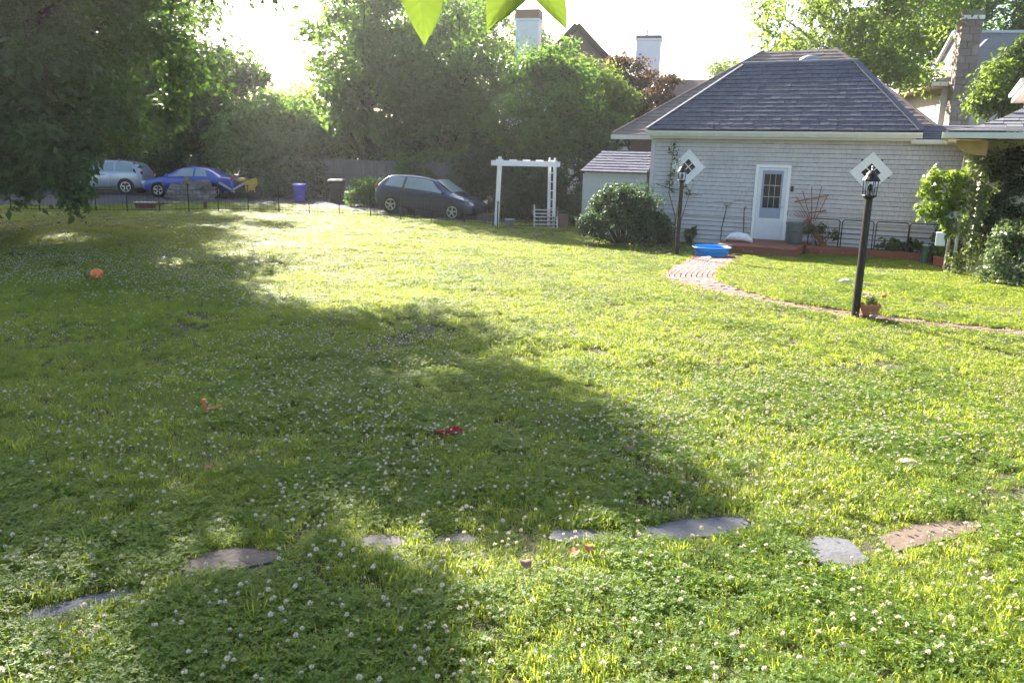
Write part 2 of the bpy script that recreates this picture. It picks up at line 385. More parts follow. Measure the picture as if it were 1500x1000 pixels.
for k in range(6):   # clapboards under the water table
    for x0, x1 in ((0.0, 3.2), (4.22, 8.9)):
        z = 0.0 + k * 0.138
        MB().add([(x0, 0, z + .016), (x1, 0, z + .016), (x1, -0.045, z + .016), (x0, -0.045, z + .016), (x0, 0, z + .138), (x1, 0, z + .138), (x1, -.012, z + .138), (x0, -.012, z + .138)],
                 [(3, 2, 1, 0), (4, 5, 6, 7), (0, 1, 5, 4), (1, 2, 6, 5), (2, 3, 7, 6), (3, 0, 4, 7)], 0.3 + 0.4 * random.random()).build('clapboard', WALLP, wl_)
for x0, x1 in ((-0.02, 3.2), (4.22, 8.92)):
    MB().box(x0, x1, -0.065, 0, 0.832, 0.868).build('water_table', WALLP, house)
MB().box(-0.03, 0.09, -0.045, 0.06, 0.87, 3.12).build('corner_board', WALLP, house)
# eaves of the front roof
MB().box(-0.06, 7.36, -0.30, -0.002, 3.135, 3.30).build('fascia', CREAM, house)
g_ = MB(); prof = [(-0.30, 3.27), (-0.33, 3.20), (-0.40, 3.20), (-0.44, 3.30), (-0.44, 3.35), (-0.425, 3.35), (-0.42, 3.30), (-0.395, 3.225), (-0.335, 3.225), (-0.30, 3.35)]
g_.prism([(-0.12, y, z) for y, z in prof], (7.64, 0, 0)); g_.build('gutter', CREAM, house)
RP = R(40.5); FE = (-0.10, -0.40, 3.37)
rdy = 2.42; rz_ = 3.37 + rdy * math.tan(RP)
rf = MB()
x0, x1, y0, y1 = -0.10, 7.50, -0.40, 4.44
rf.add([(x0, y0, 3.37), (x1, y0, 3.37), (x1, y1, 3.37), (x0, y1, 3.37), (x0 + 2.25, y0 + rdy, rz_), (x1 - 2.1, y0 + rdy, rz_)],
       [(0, 1, 5, 4), (1, 2, 5), (2, 3, 4, 5), (3, 0, 4), (3, 2, 1, 0)])
roof = rf.build('roof', nm('gap_shade_base', (.02, .02, .025), None, 5, .95, attr=0), house)  # near-black base, shade of the course gaps put into the colour
sl_len = math.hypot(rdy, rz_ - 3.37); cv = (0, math.cos(RP), math.sin(RP)); nv = (0, -math.sin(RP), math.cos(RP))
courses(roof, 'shingle', SLATE, (0, -0.42, 3.375), (1, 0, 0), cv, nv, lambda v: x0 + 2.25 * v / sl_len, lambda v: x1 - 2.1 * v / sl_len, sl_len, 0.20, 0.23, 0.034, jz=0.008, gap=.010, ovl=.5, rg=.014, limit=295)
MB().bar((x0, y0, 3.42), (x0 + 2.25, y0 + rdy, rz_ + .05), 0.16, 0.03).build('hip_cap', SLATE, roof)
MB().bar((x1, y0, 3.42), (x1 - 2.1, y0 + rdy, rz_ + .05), 0.22, 0.03).build('hip_cap', SLATE, roof)
MB().tube([(x0 + 2.2, y0 + rdy, rz_ + .05), (x1 - 2.05, y0 + rdy, rz_ + .05)], 0.055, 10).build('ridge_roll', nm('lead_ridge', (0.20, 0.22, 0.27), (0.15, 0.16, 0.2), 5, 0.5, attr=0), roof)
# rear block with the browner, higher hip
MB().box(-1.9, 8.0, 3.2, 10.2, -0.3, 3.30).build('rear_wall', nm('brown_stucco', (0.17, 0.13, 0.11), (0.12, 0.095, 0.08), 4, 0.9, attr=0), house)
rb = R(38); ry0 = 2.5; rrun = 3.9; rzr = 3.31 + rrun * math.tan(rb)
rr = MB(); a0, a1 = -2.32, 8.15
rr.add([(a0, ry0, 3.31), (a1, ry0, 3.31), (a1, ry0 + 7.8, 3.31), (a0, ry0 + 7.8, 3.31), (a0 + 4.12, ry0 + rrun, rzr), (a1 - 3.9, ry0 + rrun, rzr)], [(0, 1, 5, 4), (1, 2, 5), (2, 3, 4, 5), (3, 0, 4), (3, 2, 1, 0)])
rroof = rr.build('rear_roof', SLATEB, house)
rl = rrun / math.cos(rb)
courses(rroof, 'shingle', SLATEB, (0, ry0 - .02, 3.315), (1, 0, 0), (0, math.cos(rb), math.sin(rb)), (0, -math.sin(rb), math.cos(rb)), lambda v: a0 + 4.12 * v / rl, lambda v: a1 - 3.9 * v / rl, rl, 0.2, 0.33, 0.025, jz=0.01, limit=0)
MB().box(a0 - .03, 0.0, ry0 - .06, ry0 + .03, 3.16, 3.31).build('rear_fascia', CREAM, house)
MB().box(a0 + .01, 0.3, ry0 + .03, 3.22, 3.20, 3.235).build('soffit', nm('tan_soffit', (0.45, 0.33, 0.22), (0.36, 0.27, 0.18), 4, 0.8, attr=0), house)
MB().tube([(a0, ry0, 3.35), (a0 + 4.12, ry0 + rrun, rzr + .03)], 0.05, 8).build('hip_cap', SLATEB, rroof)
MB().tube([(a1, ry0, 3.35), (a1 - 3.9, ry0 + rrun, rzr + .03)], 0.05, 8).build('hip_cap', SLATEB, rroof)
# dome vent on the upper slope
vx, vy = 3.55, 5.55; vz = 3.31 + (vy - ry0) * math.tan(rb)
vt = MB().lathe([(0.16, -0.1), (0.16, 0.16), (0.33, 0.16), (0.34, 0.19), (0.30, 0.26), (0.22, 0.315), (0.11, 0.345), (0.01, 0.352)], 24, (vx, vy, vz + .05)).build('roof_vent', nm('galvanised', (0.30, 0.33, 0.37), (0.24, 0.27, 0.3), 6, 0.45, metal=0.3, attr=0), house, smooth=True)
# lower roof at the right end
lr = MB().prism([(7.45, -0.30, 3.12), (7.45, 1.0, 3.58), (7.45, 1.0, 3.12)], (1.9, 0, 0)).build('side_roof', SLATE, house)
cs_ = math.hypot(1.3, .46)
courses(lr, 'shingle', SLATE, (0, -0.32, 3.125), (1, 0, 0), (0, 1.3 / cs_, .46 / cs_), (0, -.46 / cs_, 1.3 / cs_), lambda v: 7.45, lambda v: 9.35, cs_, 0.2, 0.3, 0.03)
MB().prism([(7.26, y * 0.75 - .02, z * 0.75 + .66) for y, z in prof], (2.1, 0, 0)).build('gutter', CREAM, house)
# diamond windows
for (wx, wz, wr_) in WIN:
    w = bpy.data.objects.new('window', None); C.objects.link(w); w.parent = house; w.location = (wx, 0, wz); w.rotation_euler = (0, R(45), 0)
    s = wr_ / math.sqrt(2) ; i = s * 0.46
    fr = MB()
    for b in ((-s, s, i, s), (-s, s, -s, -i), (-s, -i, -i, i), (i, s, -i, i)): fr.box(b[0], b[1], -0.055, 0.0, b[2], b[3])
    fr.build('window_frame', WHITE, w)
    ed = MB()
    for b in ((-i - .03, i + .03, i - .004, i + .03), (-i - .03, i + .03, -i - .03, -i + .004), (-i - .03, -i + .004, -i, i), (i - .004, i + .03, -i, i)): ed.box(b[0], b[1], -0.068, -0.0552, b[2], b[3])
    ed.build('stop_moulding', WHITE, w)
    for sx in (-1, 1):
        for sz in (-1, 1):
            MB().box(min(sx * .012, sx * i), max(sx * .012, sx * i), -0.02, -0.012, min(sz * .012, sz * i), max(sz * .012, sz * i)).build('pane', GLASS, w)
    MB().box(-.012, .012, -0.03, -0.008, -i, i).box(-i, -.012, -0.03, -0.008, -.012, .012).box(.012, i, -0.03, -0.008, -.012, .012).build('muntin', WHITE, w)
# storm door in a white casing
dr = bpy.data.objects.new('door', None); C.objects.link(dr); dr.parent = house; dr.location = (3.72, 0, 0.20)
DW = nm('door_white', (0.70, 0.72, 0.76), (0.62, 0.64, 0.68), 5, 0.5, attr=0.1)
MB().box(-.50, -.415, -.06, 0, 0, 2.22).box(.415, .50, -.06, 0, 0, 2.22).box(-.50, .50, -.062, 0, 2.1402, 2.222).build('door_casing', WHITE, dr)
MB().box(-.41, -.30, -.045, -.01, 0.02, 2.13).box(.30, .41, -.045, -.01, 0.02, 2.13).box(-.30, .30, -.044, -.011, 2.06, 2.13).box(-.30, .30, -.044, -.011, .02, .68).build('storm_door', DW, dr)
lp = MB()
for k in range(5): lp.box(-.27, .27, -.05, -.0442, .10 + k * .11, .17 + k * .11)
lp.build('lower_panel', DW, dr)
inn = MB().box(-.30, .30, -.02, -.004, .68, .98).box(-.30, -.24, -.02, -.004, .98, 2.06).box(.24, .30, -.02, -.004, .98, 2.06).box(-.24, .24, -.02, -.004, 1.96, 2.06)
inn.build('inner_door', nm('inner_door_blue', (0.30, 0.36, 0.46), (0.26, 0.31, 0.40), 4, 0.6, attr=0), dr)
for ix in range(3):
    for iz in range(3):
        MB().box(-.235 + ix * .16, -.235 + ix * .16 + .15, -.0085, -.006, .985 + iz * .328, .985 + iz * .328 + .312).build('pane', GLASS, dr)
mu = MB()
for ix in range(2): mu.box(-.085 + ix * .16, -.075 + ix * .16, -.022, -.005, .98, 1.96)
for iz in range(2): mu.box(-.24, .24, -.021, -.0055, 1.297 + iz * .328, 1.313 + iz * .328)
mu.build('muntin', nm('muntin_grey', (0.5, 0.5, 0.52), None, 4, 0.6, attr=0), dr)
MB().box(-.43, .43, -.12, 0, -.02, .018).build('threshold', nm('threshold_grey', (0.4, 0.38, 0.36), None, 5, 0.7, attr=0), dr)
MB().tube([(.36, -.046, 1.02), (.36, -.10, 1.02), (.27, -.10, 1.02)], .012, 8).build('door_handle', nm('steel', (0.5, 0.5, 0.5), None, 5, 0.35, metal=0.9, attr=0), dr)
MB().box(4.255, 4.33, -.07, -.02, 1.68, 1.83).build('doorbell_box', BLACK, house, bevel=.006)
# outlet boxes and hoses on the wall
OUT = nm('outlet_grey', (0.33, 0.32, 0.30), None, 6, 0.6, attr=0)
MB().box(2.40, 2.56, -.12, -.02, 1.18, 1.30).build('outlet_box', OUT, house, bevel=.01)
MB().box(2.96, 3.04, -.07, -.02, 1.13, 1.20).build('tap', OUT, house, bevel=.01)
HOSE = nm('dark_hose', (0.05, 0.05, 0.05), None, 6, 0.5, attr=0)
MB().tube([(2.48, -.12, 1.2), (2.47, -.16, 1.1), (2.42, -.12, .85), (2.36, -.1, .5), (2.36, -.12, .2), (2.42, -.2, .02)], .014, 7).build('hose', HOSE, house, smooth=True)
MB().tube([(3.0, -.08, 1.15), (2.99, -.11, 1.05), (3.01, -.1, .7), (3.03, -.1, .4), (3.05, -.12, .1)], .014, 7).build('hose', HOSE, house, smooth=True)
MB().tube([(2.44, -.1, 1.25), (2.3, -.05, 1.31), (2.05, -.04, 1.28)], .006, 5).build('wire', HOSE, house)
MB().tube([(2.52, -.1, 1.25), (2.7, -.05, 1.35), (3.1, -.04, 1.34), (3.2, -.04, 1.32)], .006, 5).build('wire', HOSE, house)
# lean-to shed
shed = thing('garden_shed', 'low grey lean-to shed with slate roof behind the round dark bush', 'shed', HO, HA)
MB().box(-2.25, -0.15, 0.05, 1.15, -0.1, 2.0).build('wall', WALLP, shed)
for k in range(14):
    MB().box(-2.26, -0.14, 0.022, 0.0495, 0.02 + k * .145, .158 + k * .145, random.random()).build('clapboard', WALLP, shed)
MB().box(-2.31, -2.251, 0.01, .06, 0, 2.0).build('corner_board', WALLP, shed)
sr = MB().add([(-2.36, -.1, 2.06), (-.1, -.1, 2.06), (-.1, 1.2, 2.06), (-2.36, 1.2, 2.06), (-2.06, 1.1, 2.74), (-.12, 1.1, 2.74)], [(0, 1, 5, 4), (1, 2, 5), (2, 3, 4, 5), (3, 0, 4), (3, 2, 1, 0)]).build('roof', SLATE, shed)
sh_l = math.hypot(1.2, .68)
courses(sr, 'shingle', nm('purple_slate', (0.13, 0.128, 0.17), (0.18, 0.178, 0.225), 5, 0.92, 0.3, attr=0.5, spec=.15), (0, -.12, 2.065), (1, 0, 0), (0, 1.2 / sh_l, .68 / sh_l), (0, -.68 / sh_l, 1.2 / sh_l), lambda v: -2.36 + .3 * v / sh_l, lambda v: -.1, sh_l, 0.17, 0.3, 0.028)
# ------------------------------------------------------------------ yard furniture by the carriage house
WOOD = nm('red_stained_wood', (0.25, 0.095, 0.058), (0.17, 0.062, 0.04), 7, 0.75, 0.3, attr=0.4, stretch=(0.3, 3, 3))
deck = thing('entry_deck', 'low red stained wooden entry deck in front of the white door', 'deck', HO, HA)
dx0, dx1, dy0, dy1 = 2.85, 4.92, -2.55, -0.07
for k in range(17):
    y = dy0 + k * (dy1 - dy0) / 17
    MB().box(dx0, dx1, y, y + .138, 0.235, 0.265, random.random()).build('deck_board', WOOD, deck)
for k, (z0, z1, o_) in enumerate(((-0.16, 0.045, 0.0), (0.055, 0.232, 0.014))):
    MB().box(dx0 + o_, dx1 - o_, dy0 + .01 + o_, dy0 + .05 + o_, z0, z1, 0.3 + .3 * k).build('riser_board', WOOD, deck)
    MB().box(dx0 + o_ + .002, dx0 + .04 + o_, dy0 + .055 + o_, dy1, z0, z1, 0.4).build('side_board', WOOD, deck)
    MB().box(dx1 - .04 - o_, dx1 - .002 - o_, dy0 + .055 + o_, dy1, z0, z1, 0.4).build('side_board', WOOD, deck)
bed = thing('raised_bed', 'long red brown timber raised bed along the grey wall', 'planter', HO, HA)
bx0, bx1, by0 = 4.96, 8.35, -1.0
for k in range(2):
    for j in range(2):
        xa = bx0 + j * (bx1 - bx0) / 2; xb = xa + (bx1 - bx0) / 2 - .01
        MB().box(xa, xb, by0, by0 + .04, -.12 + k * .19, .065 + k * .19, random.random()).build('board', WOOD, bed)
    MB().box(bx0, bx0 + .04, by0 + .045, -.08, -.12 + k * .19, .065 + k * .19).build('board', WOOD, bed)
    MB().box(bx1 - .05, bx1 - .01, by0 + .045, -.08, -.12 + k * .19, .065 + k * .19).build('board', WOOD, bed)
MB().box(bx0 + .045, bx1 - .055, by0 + .045, -.09, -.1, .2).build('soil', nm('dark_soil', (0.04, 0.028, 0.02), (0.065, 0.045, 0.03), 20, 0.95, 0.8, attr=0), bed)
for x in (bx0 + .06, (bx0 + bx1) / 2 - .05, bx1 - .12):
    MB().box(x, x + .07, by0 - .042, by0 - .002, -.14, .20).build('corner_post', WOOD, bed)
# black panels of bent tube standing in the bed
for k, x in enumerate((4.98, 5.84, 6.70, 7.52)):
    lab = ['black metal fence panel at the left end of the raised bed, under the trellis', 'second black metal fence panel from the deck, in the raised bed', 'black metal fence panel behind the tall lamp post, in the raised bed', 'rightmost black metal fence panel in the raised bed'][k]
    t = thing('fence_panel', lab, 'fence', HW(x, by0 + .10 + .03 * k), HA, 'black panels in the raised bed')
    w = .80; h = 1.0
    MB().tube([(0, 0, -.05), (0, 0, h - .06), (.03, 0, h - .01), (.08, 0, h), (w - .08, 0, h), (w - .03, 0, h - .01), (w, 0, h - .06), (w, 0, -.05)], .015, 7).build('frame', BLACK, t, smooth=True)
    for j in range(5):
        z = .22 + j * .14
        MB().tube([(0.0, 0, z), (w, 0, z)], .006, 5).build('wire', BLACK, t)
# fan trellis, loose and tilted
tr = thing('fan_trellis', 'weathered red wooden fan trellis leaning on the grey wall beside the door', 'trellis', HW(4.9, -.12), HA)
TW = nm('trellis_wood', (0.34, 0.15, 0.09), (0.24, 0.10, 0.065), 8, 0.8, 0.2, attr=0.4)
def slat(n, a, b, w=.03, d=.015): MB().bar(a, b, w, d, random.random(), up=(0, 1, 0)).build(n, TW, tr)
slat('cross_slat', (-.48, -.035, 1.40), (.42, -.035, 1.62), .04)
slat('cross_slat', (-.05, -.035, 1.10), (.40, -.035, 1.19), .04)
for k, (xb, zb, xt, zt) in enumerate(((-.02, .9, -.46, 1.55), (.0, .9, -.30, 1.72), (.03, .88, -.06, 1.84), (.08, .88, .20, 1.86), (.12, .88, .38, 1.60))):
    slat('upright_slat', (xb, -.02 + .0015 * k, zb), (xt, -.02 + .0015 * k, zt), .022)
for k in range(4): slat('loose_slat', (-.10 - .07 * k, -.05, .93 + .01 * k), (-.30 - .06 * k, -.05, 1.22 - .05 * k), .016)
pk = thing('leaning_plank', 'red brown plank leaning diagonally in the raised bed below the trellis', 'plank', HW(4.82, -.5), HA)
MB().bar((0, 0, .93), (.62, -.12, .20), .14, .035, .5, up=(0, 1, 0)).build('board', WOOD, pk)
# plants in the bed
BG = leafmat('bed_leaf', (0.025, 0.055, 0.018), (0.07, 0.13, 0.035), (0.16, 0.28, 0.05), 0.35)
BGB = leafmat('bright_leaf', (0.06, 0.11, 0.02), (0.13, 0.21, 0.04), (0.34, 0.48, 0.07), 0.45)
def plant(name, label, loc, clumps, per, size, mat, group=None, stems=8, cat='plant', wr=0.6, hang=0.1):
    t = thing(name, label, cat, loc, 0, group)
    q, a = clump_leaves(clumps, per, size, hang, 0.7, wr); obj('foliage', np_mesh('foliage', q, a), mat, t)
    mb = MB()
    for _ in range(stems):
        c = Vector(random.choice(clumps)[0]); b0 = Vector((c.x * .2 + jit(.04), c.y * .2 + jit(.04), -.03)); mb.tube([b0, b0.lerp(c, .5) + Vector((jit(.05), jit(.05), .05)), c], [.014, .01, .005], 5)
    mb.build('stems', BARK, t); return t
def cl(n, cx, cy, cz, rx, ry, rz, r): return [((cx + jit(rx), cy + jit(ry), max(r * .5, cz + jit(rz))), (r * random.uniform(.7, 1.3),) * 3) for _ in range(n)]
plant('bed_plant', 'leafy dark climber growing under the broken trellis in the raised bed', HW(5.25, -.55, .2), cl(16, 0, 0, .35, .42, .25, .3, .16), 34, .09, BG)
plant('bed_plant', 'low broad leaved plant at the right end of the raised bed', HW(7.35, -.62, .2), cl(10, 0, 0, .18, .42, .2, .1, .15), 26, .15, BG, wr=.8)
plant('bed_plant', 'dark bushy plant in the shade between raised bed and ivy column', HW(8.5, -1.15, .0), cl(26, 0, 0, .55, .38, .3, .5, .2), 60, .09, BG)
# grey storage bin, white sack
bn = thing('storage_bin', 'grey green plastic bin standing on the red deck by the door', 'bin', HW(4.62, -.95, .265), HA)
GP = nm('grey_plastic', (0.10, 0.125, 0.14), (0.08, 0.10, 0.115), 4, 0.45, attr=0)
m_ = MB(); m_.lathe([(.20, 0), (.215, .03), (.245, .52), (.25, .55)], 20, sx=1.0, sy=.85); m_.build('body', GP, bn, smooth=True)
MB().lathe([(.262, .55), (.265, .59), (.20, .615), (.02, .62)], 20, sx=1.0, sy=.85).build('lid', GP, bn)
MB().tube([(-.10, -.22, .36), (-.08, -.26, .35), (.08, -.26, .35), (.10, -.22, .36)], .012, 6).build('handle', BLACK, bn)
sk = MB(); nA, nB = 18, 10
for i in range(nA + 1):
    t = i / nA; x = -.40 + .80 * t; w = (math.sin(math.pi * min(1, max(0, t))) ** .45) * .19 + .012; h = (math.sin(math.pi * t) ** .5) * .13 + .012
    if t < .16: w *= .45 + t * 3.2; h *= .5 + t * 3
    for j in range(nB):
        an = 2 * math.pi * j / nB; sk.V.append((x, w * math.cos(an) + .012 * math.sin(9 * t + j), h + h * math.sin(an) * (1 if math.sin(an) > 0 else .85) + .008 * math.sin(13 * t + 2 * j))); sk.A.append(.5)
for i in range(nA):
    for j in range(nB): sk.F.append((i * nB + j, i * nB + (j + 1) % nB, (i + 1) * nB + (j + 1) % nB, (i + 1) * nB + j))
sk.F.append(tuple(range(nB))); sk.F.append(tuple(nA * nB + j for j in range(nB)))
s_o = sk.build('sack', nm('white_sack', (0.74, 0.74, 0.76), (0.6, 0.6, 0.64), 9, 0.6, 0.4, attr=0), None, smooth=True)
tag(s_o, 'full white plastic sack lying on the left edge of the red deck', 'sack'); s_o.location = HW(3.22, -1.55, .268); s_o.rotation_euler = (0, R(3), HA + R(4))
# wading pool
pl = thing('wading_pool', 'round bright blue plastic wading pool on the brick path', 'pool', (5.28, 21.75, tz(5.28, 21.75) - .01), 0)
BLUE = nm('pool_blue', (0.02, 0.25, 0.72), (0.03, 0.32, 0.82), 3, 0.35, attr=0)
pp = [(.40, 0.0), (.415, .01), (.43, .06), (.425, .10), (.445, .11), (.465, .19), (.46, .20), (.485, .215), (.52, .225), (.53, .215), (.53, .235), (.50, .248), (.475, .24), (.45, .20), (.43, .12), (.405, .03), (.02, .02)]
MB().lathe(pp, 40).build('tub', BLUE, pl, smooth=True)
MB().lathe([(.42, .045), (.425, .05), (.42, .055), (.0, .055)], 36).build('water', glassmat('pool_water', (0.03, 0.2, 0.45), 0.03), pl)
rg = thing('cloth', 'small crumpled white cloth on the bricks in front of the blue pool', 'cloth', (4.98, 20.95, tz(4.98, 20.95) - .005), .4)
m_ = MB()
for i in range(7):
    for j in range(5): m_.V.append((-.13 + i * .043, -.08 + j * .04, .02 + .035 * random.random() * (0 < i < 6 and 0 < j < 4))); m_.A.append(.5)
for i in range(6):
    for j in range(4): m_.F.append((i * 5 + j, (i + 1) * 5 + j, (i + 1) * 5 + j + 1, i * 5 + j + 1))
CW = nm('white_cloth', (0.78, 0.78, 0.78), None, 5, 0.8, attr=0)
m_.build('fabric', CW, rg, smooth=True)
# lamp posts
def lamp(label, loc, rz, h, bulbcol):
    t = thing('lamp_post', label, 'lamp post', loc, rz, 'garden lamp posts')
    DK = nm('post_brown', (0.014, 0.010, 0.009), (0.022, 0.015, 0.012), 10, 0.55, attr=0)
    zl = h - .44
    pst = MB().lathe([(.060, -.2), (.060, .0), (.056, .02), (.052, zl - .03)], 14).build('post', DK, t, smooth=False)
    MB().lathe([(.06, zl - .03), (.075, zl - .015), (.10, zl), (.105, zl + .012), (.10, zl + .02)], 16).build('lantern_base', DK, t)
    gl, n, l, b = base_mat('lantern_glass') if 'lantern_glass' not in MAT else (MAT['lantern_glass'], None, None, None)
    if n:
        b.inputs['Base Color'].default_value = (.95, .97, 1, 1); b.inputs['Roughness'].default_value = .04; b.inputs['Transmission Weight'].default_value = 1.0; b.inputs['IOR'].default_value = 1.02; MAT['lantern_glass'] = gl
    for k in range(6):
        a0 = math.pi / 3 * k; a1 = math.pi / 3 * (k + 1); r0, r1 = .088, .098
        p = [(r0 * math.cos(a0), r0 * math.sin(a0), zl + .022), (r0 * math.cos(a1), r0 * math.sin(a1), zl + .022), (r1 * math.cos(a1), r1 * math.sin(a1), zl + .215), (r1 * math.cos(a0), r1 * math.sin(a0), zl + .215)]
        MB().prism(p, (-.003 * math.cos((a0 + a1) / 2), -.003 * math.sin((a0 + a1) / 2), 0)).build('pane', gl, t)
    for k in range(6):
        a0 = math.pi / 3 * k
        MB().bar((.092 * math.cos(a0), .092 * math.sin(a0), zl + .02), (.102 * math.cos(a0), .102 * math.sin(a0), zl + .22), .009).build('lantern_bar', DK, t)
    MB().tube([(0, 0, zl), (0, 0, zl + .07)], .02, 10).build('socket', nm('socket_white', (0.7, 0.68, 0.6), None, 5, .5, attr=0), t)
    MB().lathe([(.016, zl + .07), (.034, zl + .10), (.040, zl + .13), (.032, zl + .165), (.01, zl + .18), (.002, zl + .182)], 12).build('bulb', nm('frosted_bulb', (0.85, 0.82, 0.72), None, 5, .3, attr=0), t, smooth=True)
    cap = MB().lathe([(.115, zl + .215), (.125, zl + .225), (.118, zl + .245), (.085, zl + .29), (.075, zl + .30), (.082, zl + .312), (.07, zl + .33), (.035, zl + .365), (.012, zl + .375)], 14).build('lantern_roof', DK, t)
    MB().lathe([(.008, zl + .375), (.012, zl + .385), (.006, zl + .395), (.018, zl + .41), (.014, zl + .425), (.004, zl + .44)], 8).build('finial', nm('pewter', (0.35, 0.34, 0.33), None, 5, .4, metal=.5, attr=0), t)
    return t
lL = G(991, 375); lR = G(1252, 466)
lamp('farther black lamp post with glass lantern beside the blue wading pool', (lL.x, lL.y, lL.z), .2, 2.37, None)
lamp('nearer black lamp post with glass lantern beside a terracotta flower pot', (lR.x, lR.y, lR.z), .5, 2.25, None)
# terracotta pot
TERRA = nm('terracotta', (0.42, 0.17, 0.09), (0.33, 0.13, 0.075), 9, 0.85, 0.2, attr=0, c3=(0.52, 0.36, 0.28))
pt = thing('flower_pot', 'terracotta pot of flowers at the foot of the nearer lamp post', 'flower pot', (lR.x + .20, lR.y - .02, 0.0), 0)
MB().lathe([(.10, -.04), (.105, 0), (.135, .17), (.152, .172), (.156, .225), (.142, .23), (.135, .2), (.01, .19)], 22).build('pot', TERRA, pt, smooth=False)
q, a = clump_leaves(cl(9, 0, 0, .29, .10, .10, .05, .055), 22, .055, 0.05); obj('foliage', np_mesh('foliage', q, a), BGB, pt)
m_ = MB()
for k in range(9):
    x, y, z = jit(.13), jit(.1), .30 + .08 * random.random(); m_.tube([(x * .5, y * .5, .2), (x, y, z)], .003, 4); m_.lathe([(.004, z), (.022, z + .012), (.018, z + .026), (.003, z + .022)], 7, (x, y, 0))
m_.build('blossoms', nm('pale_petals', (0.75, 0.62, 0.55), (0.7, 0.45, 0.35), 6, .6, attr=0), pt)
m_ = MB(); m_.tube([(.10, 0, .2), (.17, -.02, .33)], .004, 5); m_.lathe([(.005, .33), (.035, .345), (.04, .375), (.012, .39)], 9, (.18, -.02, 0)); m_.build('orange_bloom', nm('orange_petals', (0.8, 0.28, 0.12), None, 6, .6, attr=0), pt)
# small potted plant, green post, planter by the wall
sp = thing('potted_plant', 'small dark potted plant against the clapboards left of the sack', 'potted plant', HW(1.45, -.35, 0), HA)
MB().lathe([(.09, -.02), (.10, .0), (.13, .2), (.14, .2), (.14, .23), (.01, .22)], 16).build('pot', nm('dark_pot', (0.03, 0.035, 0.03), None, 5, .5, attr=0), sp)
q, a = clump_leaves(cl(9, 0, 0, .36, .14, .14, .08, .09), 26, .09); obj('foliage', np_mesh('foliage', q, a), BG, sp)
gp = HW(7.97, -1.75, 0)
t = thing('rain_gauge_post', 'short thick green plastic post standing at the lawn edge by the raised bed', 'post', (gp.x, gp.y, tz(gp.x, gp.y)), HA)
MB().lathe([(.075, -.1), (.075, .45), (.07, .455)], 16).build('pipe', nm('green_plastic', (0.035, 0.10, 0.07), None, 5, .45, attr=0), t)
MB().lathe([(.083, .455), (.083, .485), (.06, .5), (.01, .502)], 16).build('cap', nm('grey_cap', (0.3, 0.34, 0.3), None, 5, .5, attr=0), t)
t = thing('planter', 'reddish plastic planter with a feathery green plant beside the green post', 'planter', HW(8.45, -1.9, .02), HA)
MB().box(-.26, .26, -.16, .16, -.1, .22).box(-.28, .28, -.18, .18, .2205, .26).build('box', nm('red_planter', (0.30, 0.085, 0.06), (0.22, .07, .05), 6, .6, attr=0), t, bevel=.012)
q, a = clump_leaves(cl(14, 0, 0, .42, .2, .12, .12, .10), 60, .08, 0, .8, .3); obj('foliage', np_mesh('foliage', q, a), BGB, t)
# bushes
BUSH = leafmat('bush_leaf', (0.012, 0.035, 0.014), (0.05, 0.10, 0.035), (0.10, 0.20, 0.05), 0.3)
def bush(label, loc, rx, ry, h, n, r, per, size, mat, name='bush', group=None, wr=.5, shell=.55):
    cs = []
    for _ in range(n):
        d = RNG.normal(size=3); d /= np.linalg.norm(d); d[2] = abs(d[2]) * (1 if RNG.uniform() < .8 else -.2); u = RNG.uniform(shell, 1) if RNG.uniform() < .85 else RNG.uniform(.1, .6)
        rr_ = r * RNG.uniform(.65, 1.3); cs.append((np.array([d[0] * rx * u * .9, d[1] * ry * u * .9, h * .36 + d[2] * h * .56 * u]), (rr_, rr_, rr_ * .8)))
    for k in range(max(5, n // 3)):
        an = RNG.uniform(0, 6.28); cs.append((np.array([math.cos(an) * rx * .88, math.sin(an) * ry * .88, r * .45 + RNG.uniform(0, .28) * h]), (r, r, r * .8)))
    t = thing(name, label, 'bush', loc, 0, group)
    q, a = clump_leaves(cs, per, size, 0.0, .5, wr); obj('foliage', np_mesh('foliage', q, a), mat, t)
    mb = MB()
    for c, _ in cs[::3]:
        c = Vector(c); b0 = Vector((c.x * .12, c.y * .12, -.1)); mb.tube([b0, b0.lerp(c, .5) + Vector((jit(.06), jit(.06), .04)), c], [.03, .02, .006], 5)
    mb.build('stems', BARK, t); return t
bush('big round dark green bush in front of the lean-to shed', (3.25, 24.3, tz(3.2, 24.3)), 1.4, 1.15, 2.0, 75, .30, 300, .075, BUSH)
RB = leafmat('pale_bush_leaf', (0.06, 0.10, 0.045), (0.16, 0.21, 0.10), (0.26, 0.36, 0.10), 0.35, rough=.35, spec=.5)
bush('pale glossy leaved bush at the right edge beside the ivy column', (10.75, 16.6, tz(10.7, 16.6)), 1.15, .9, 1.55, 60, .26, 170, .085, RB)
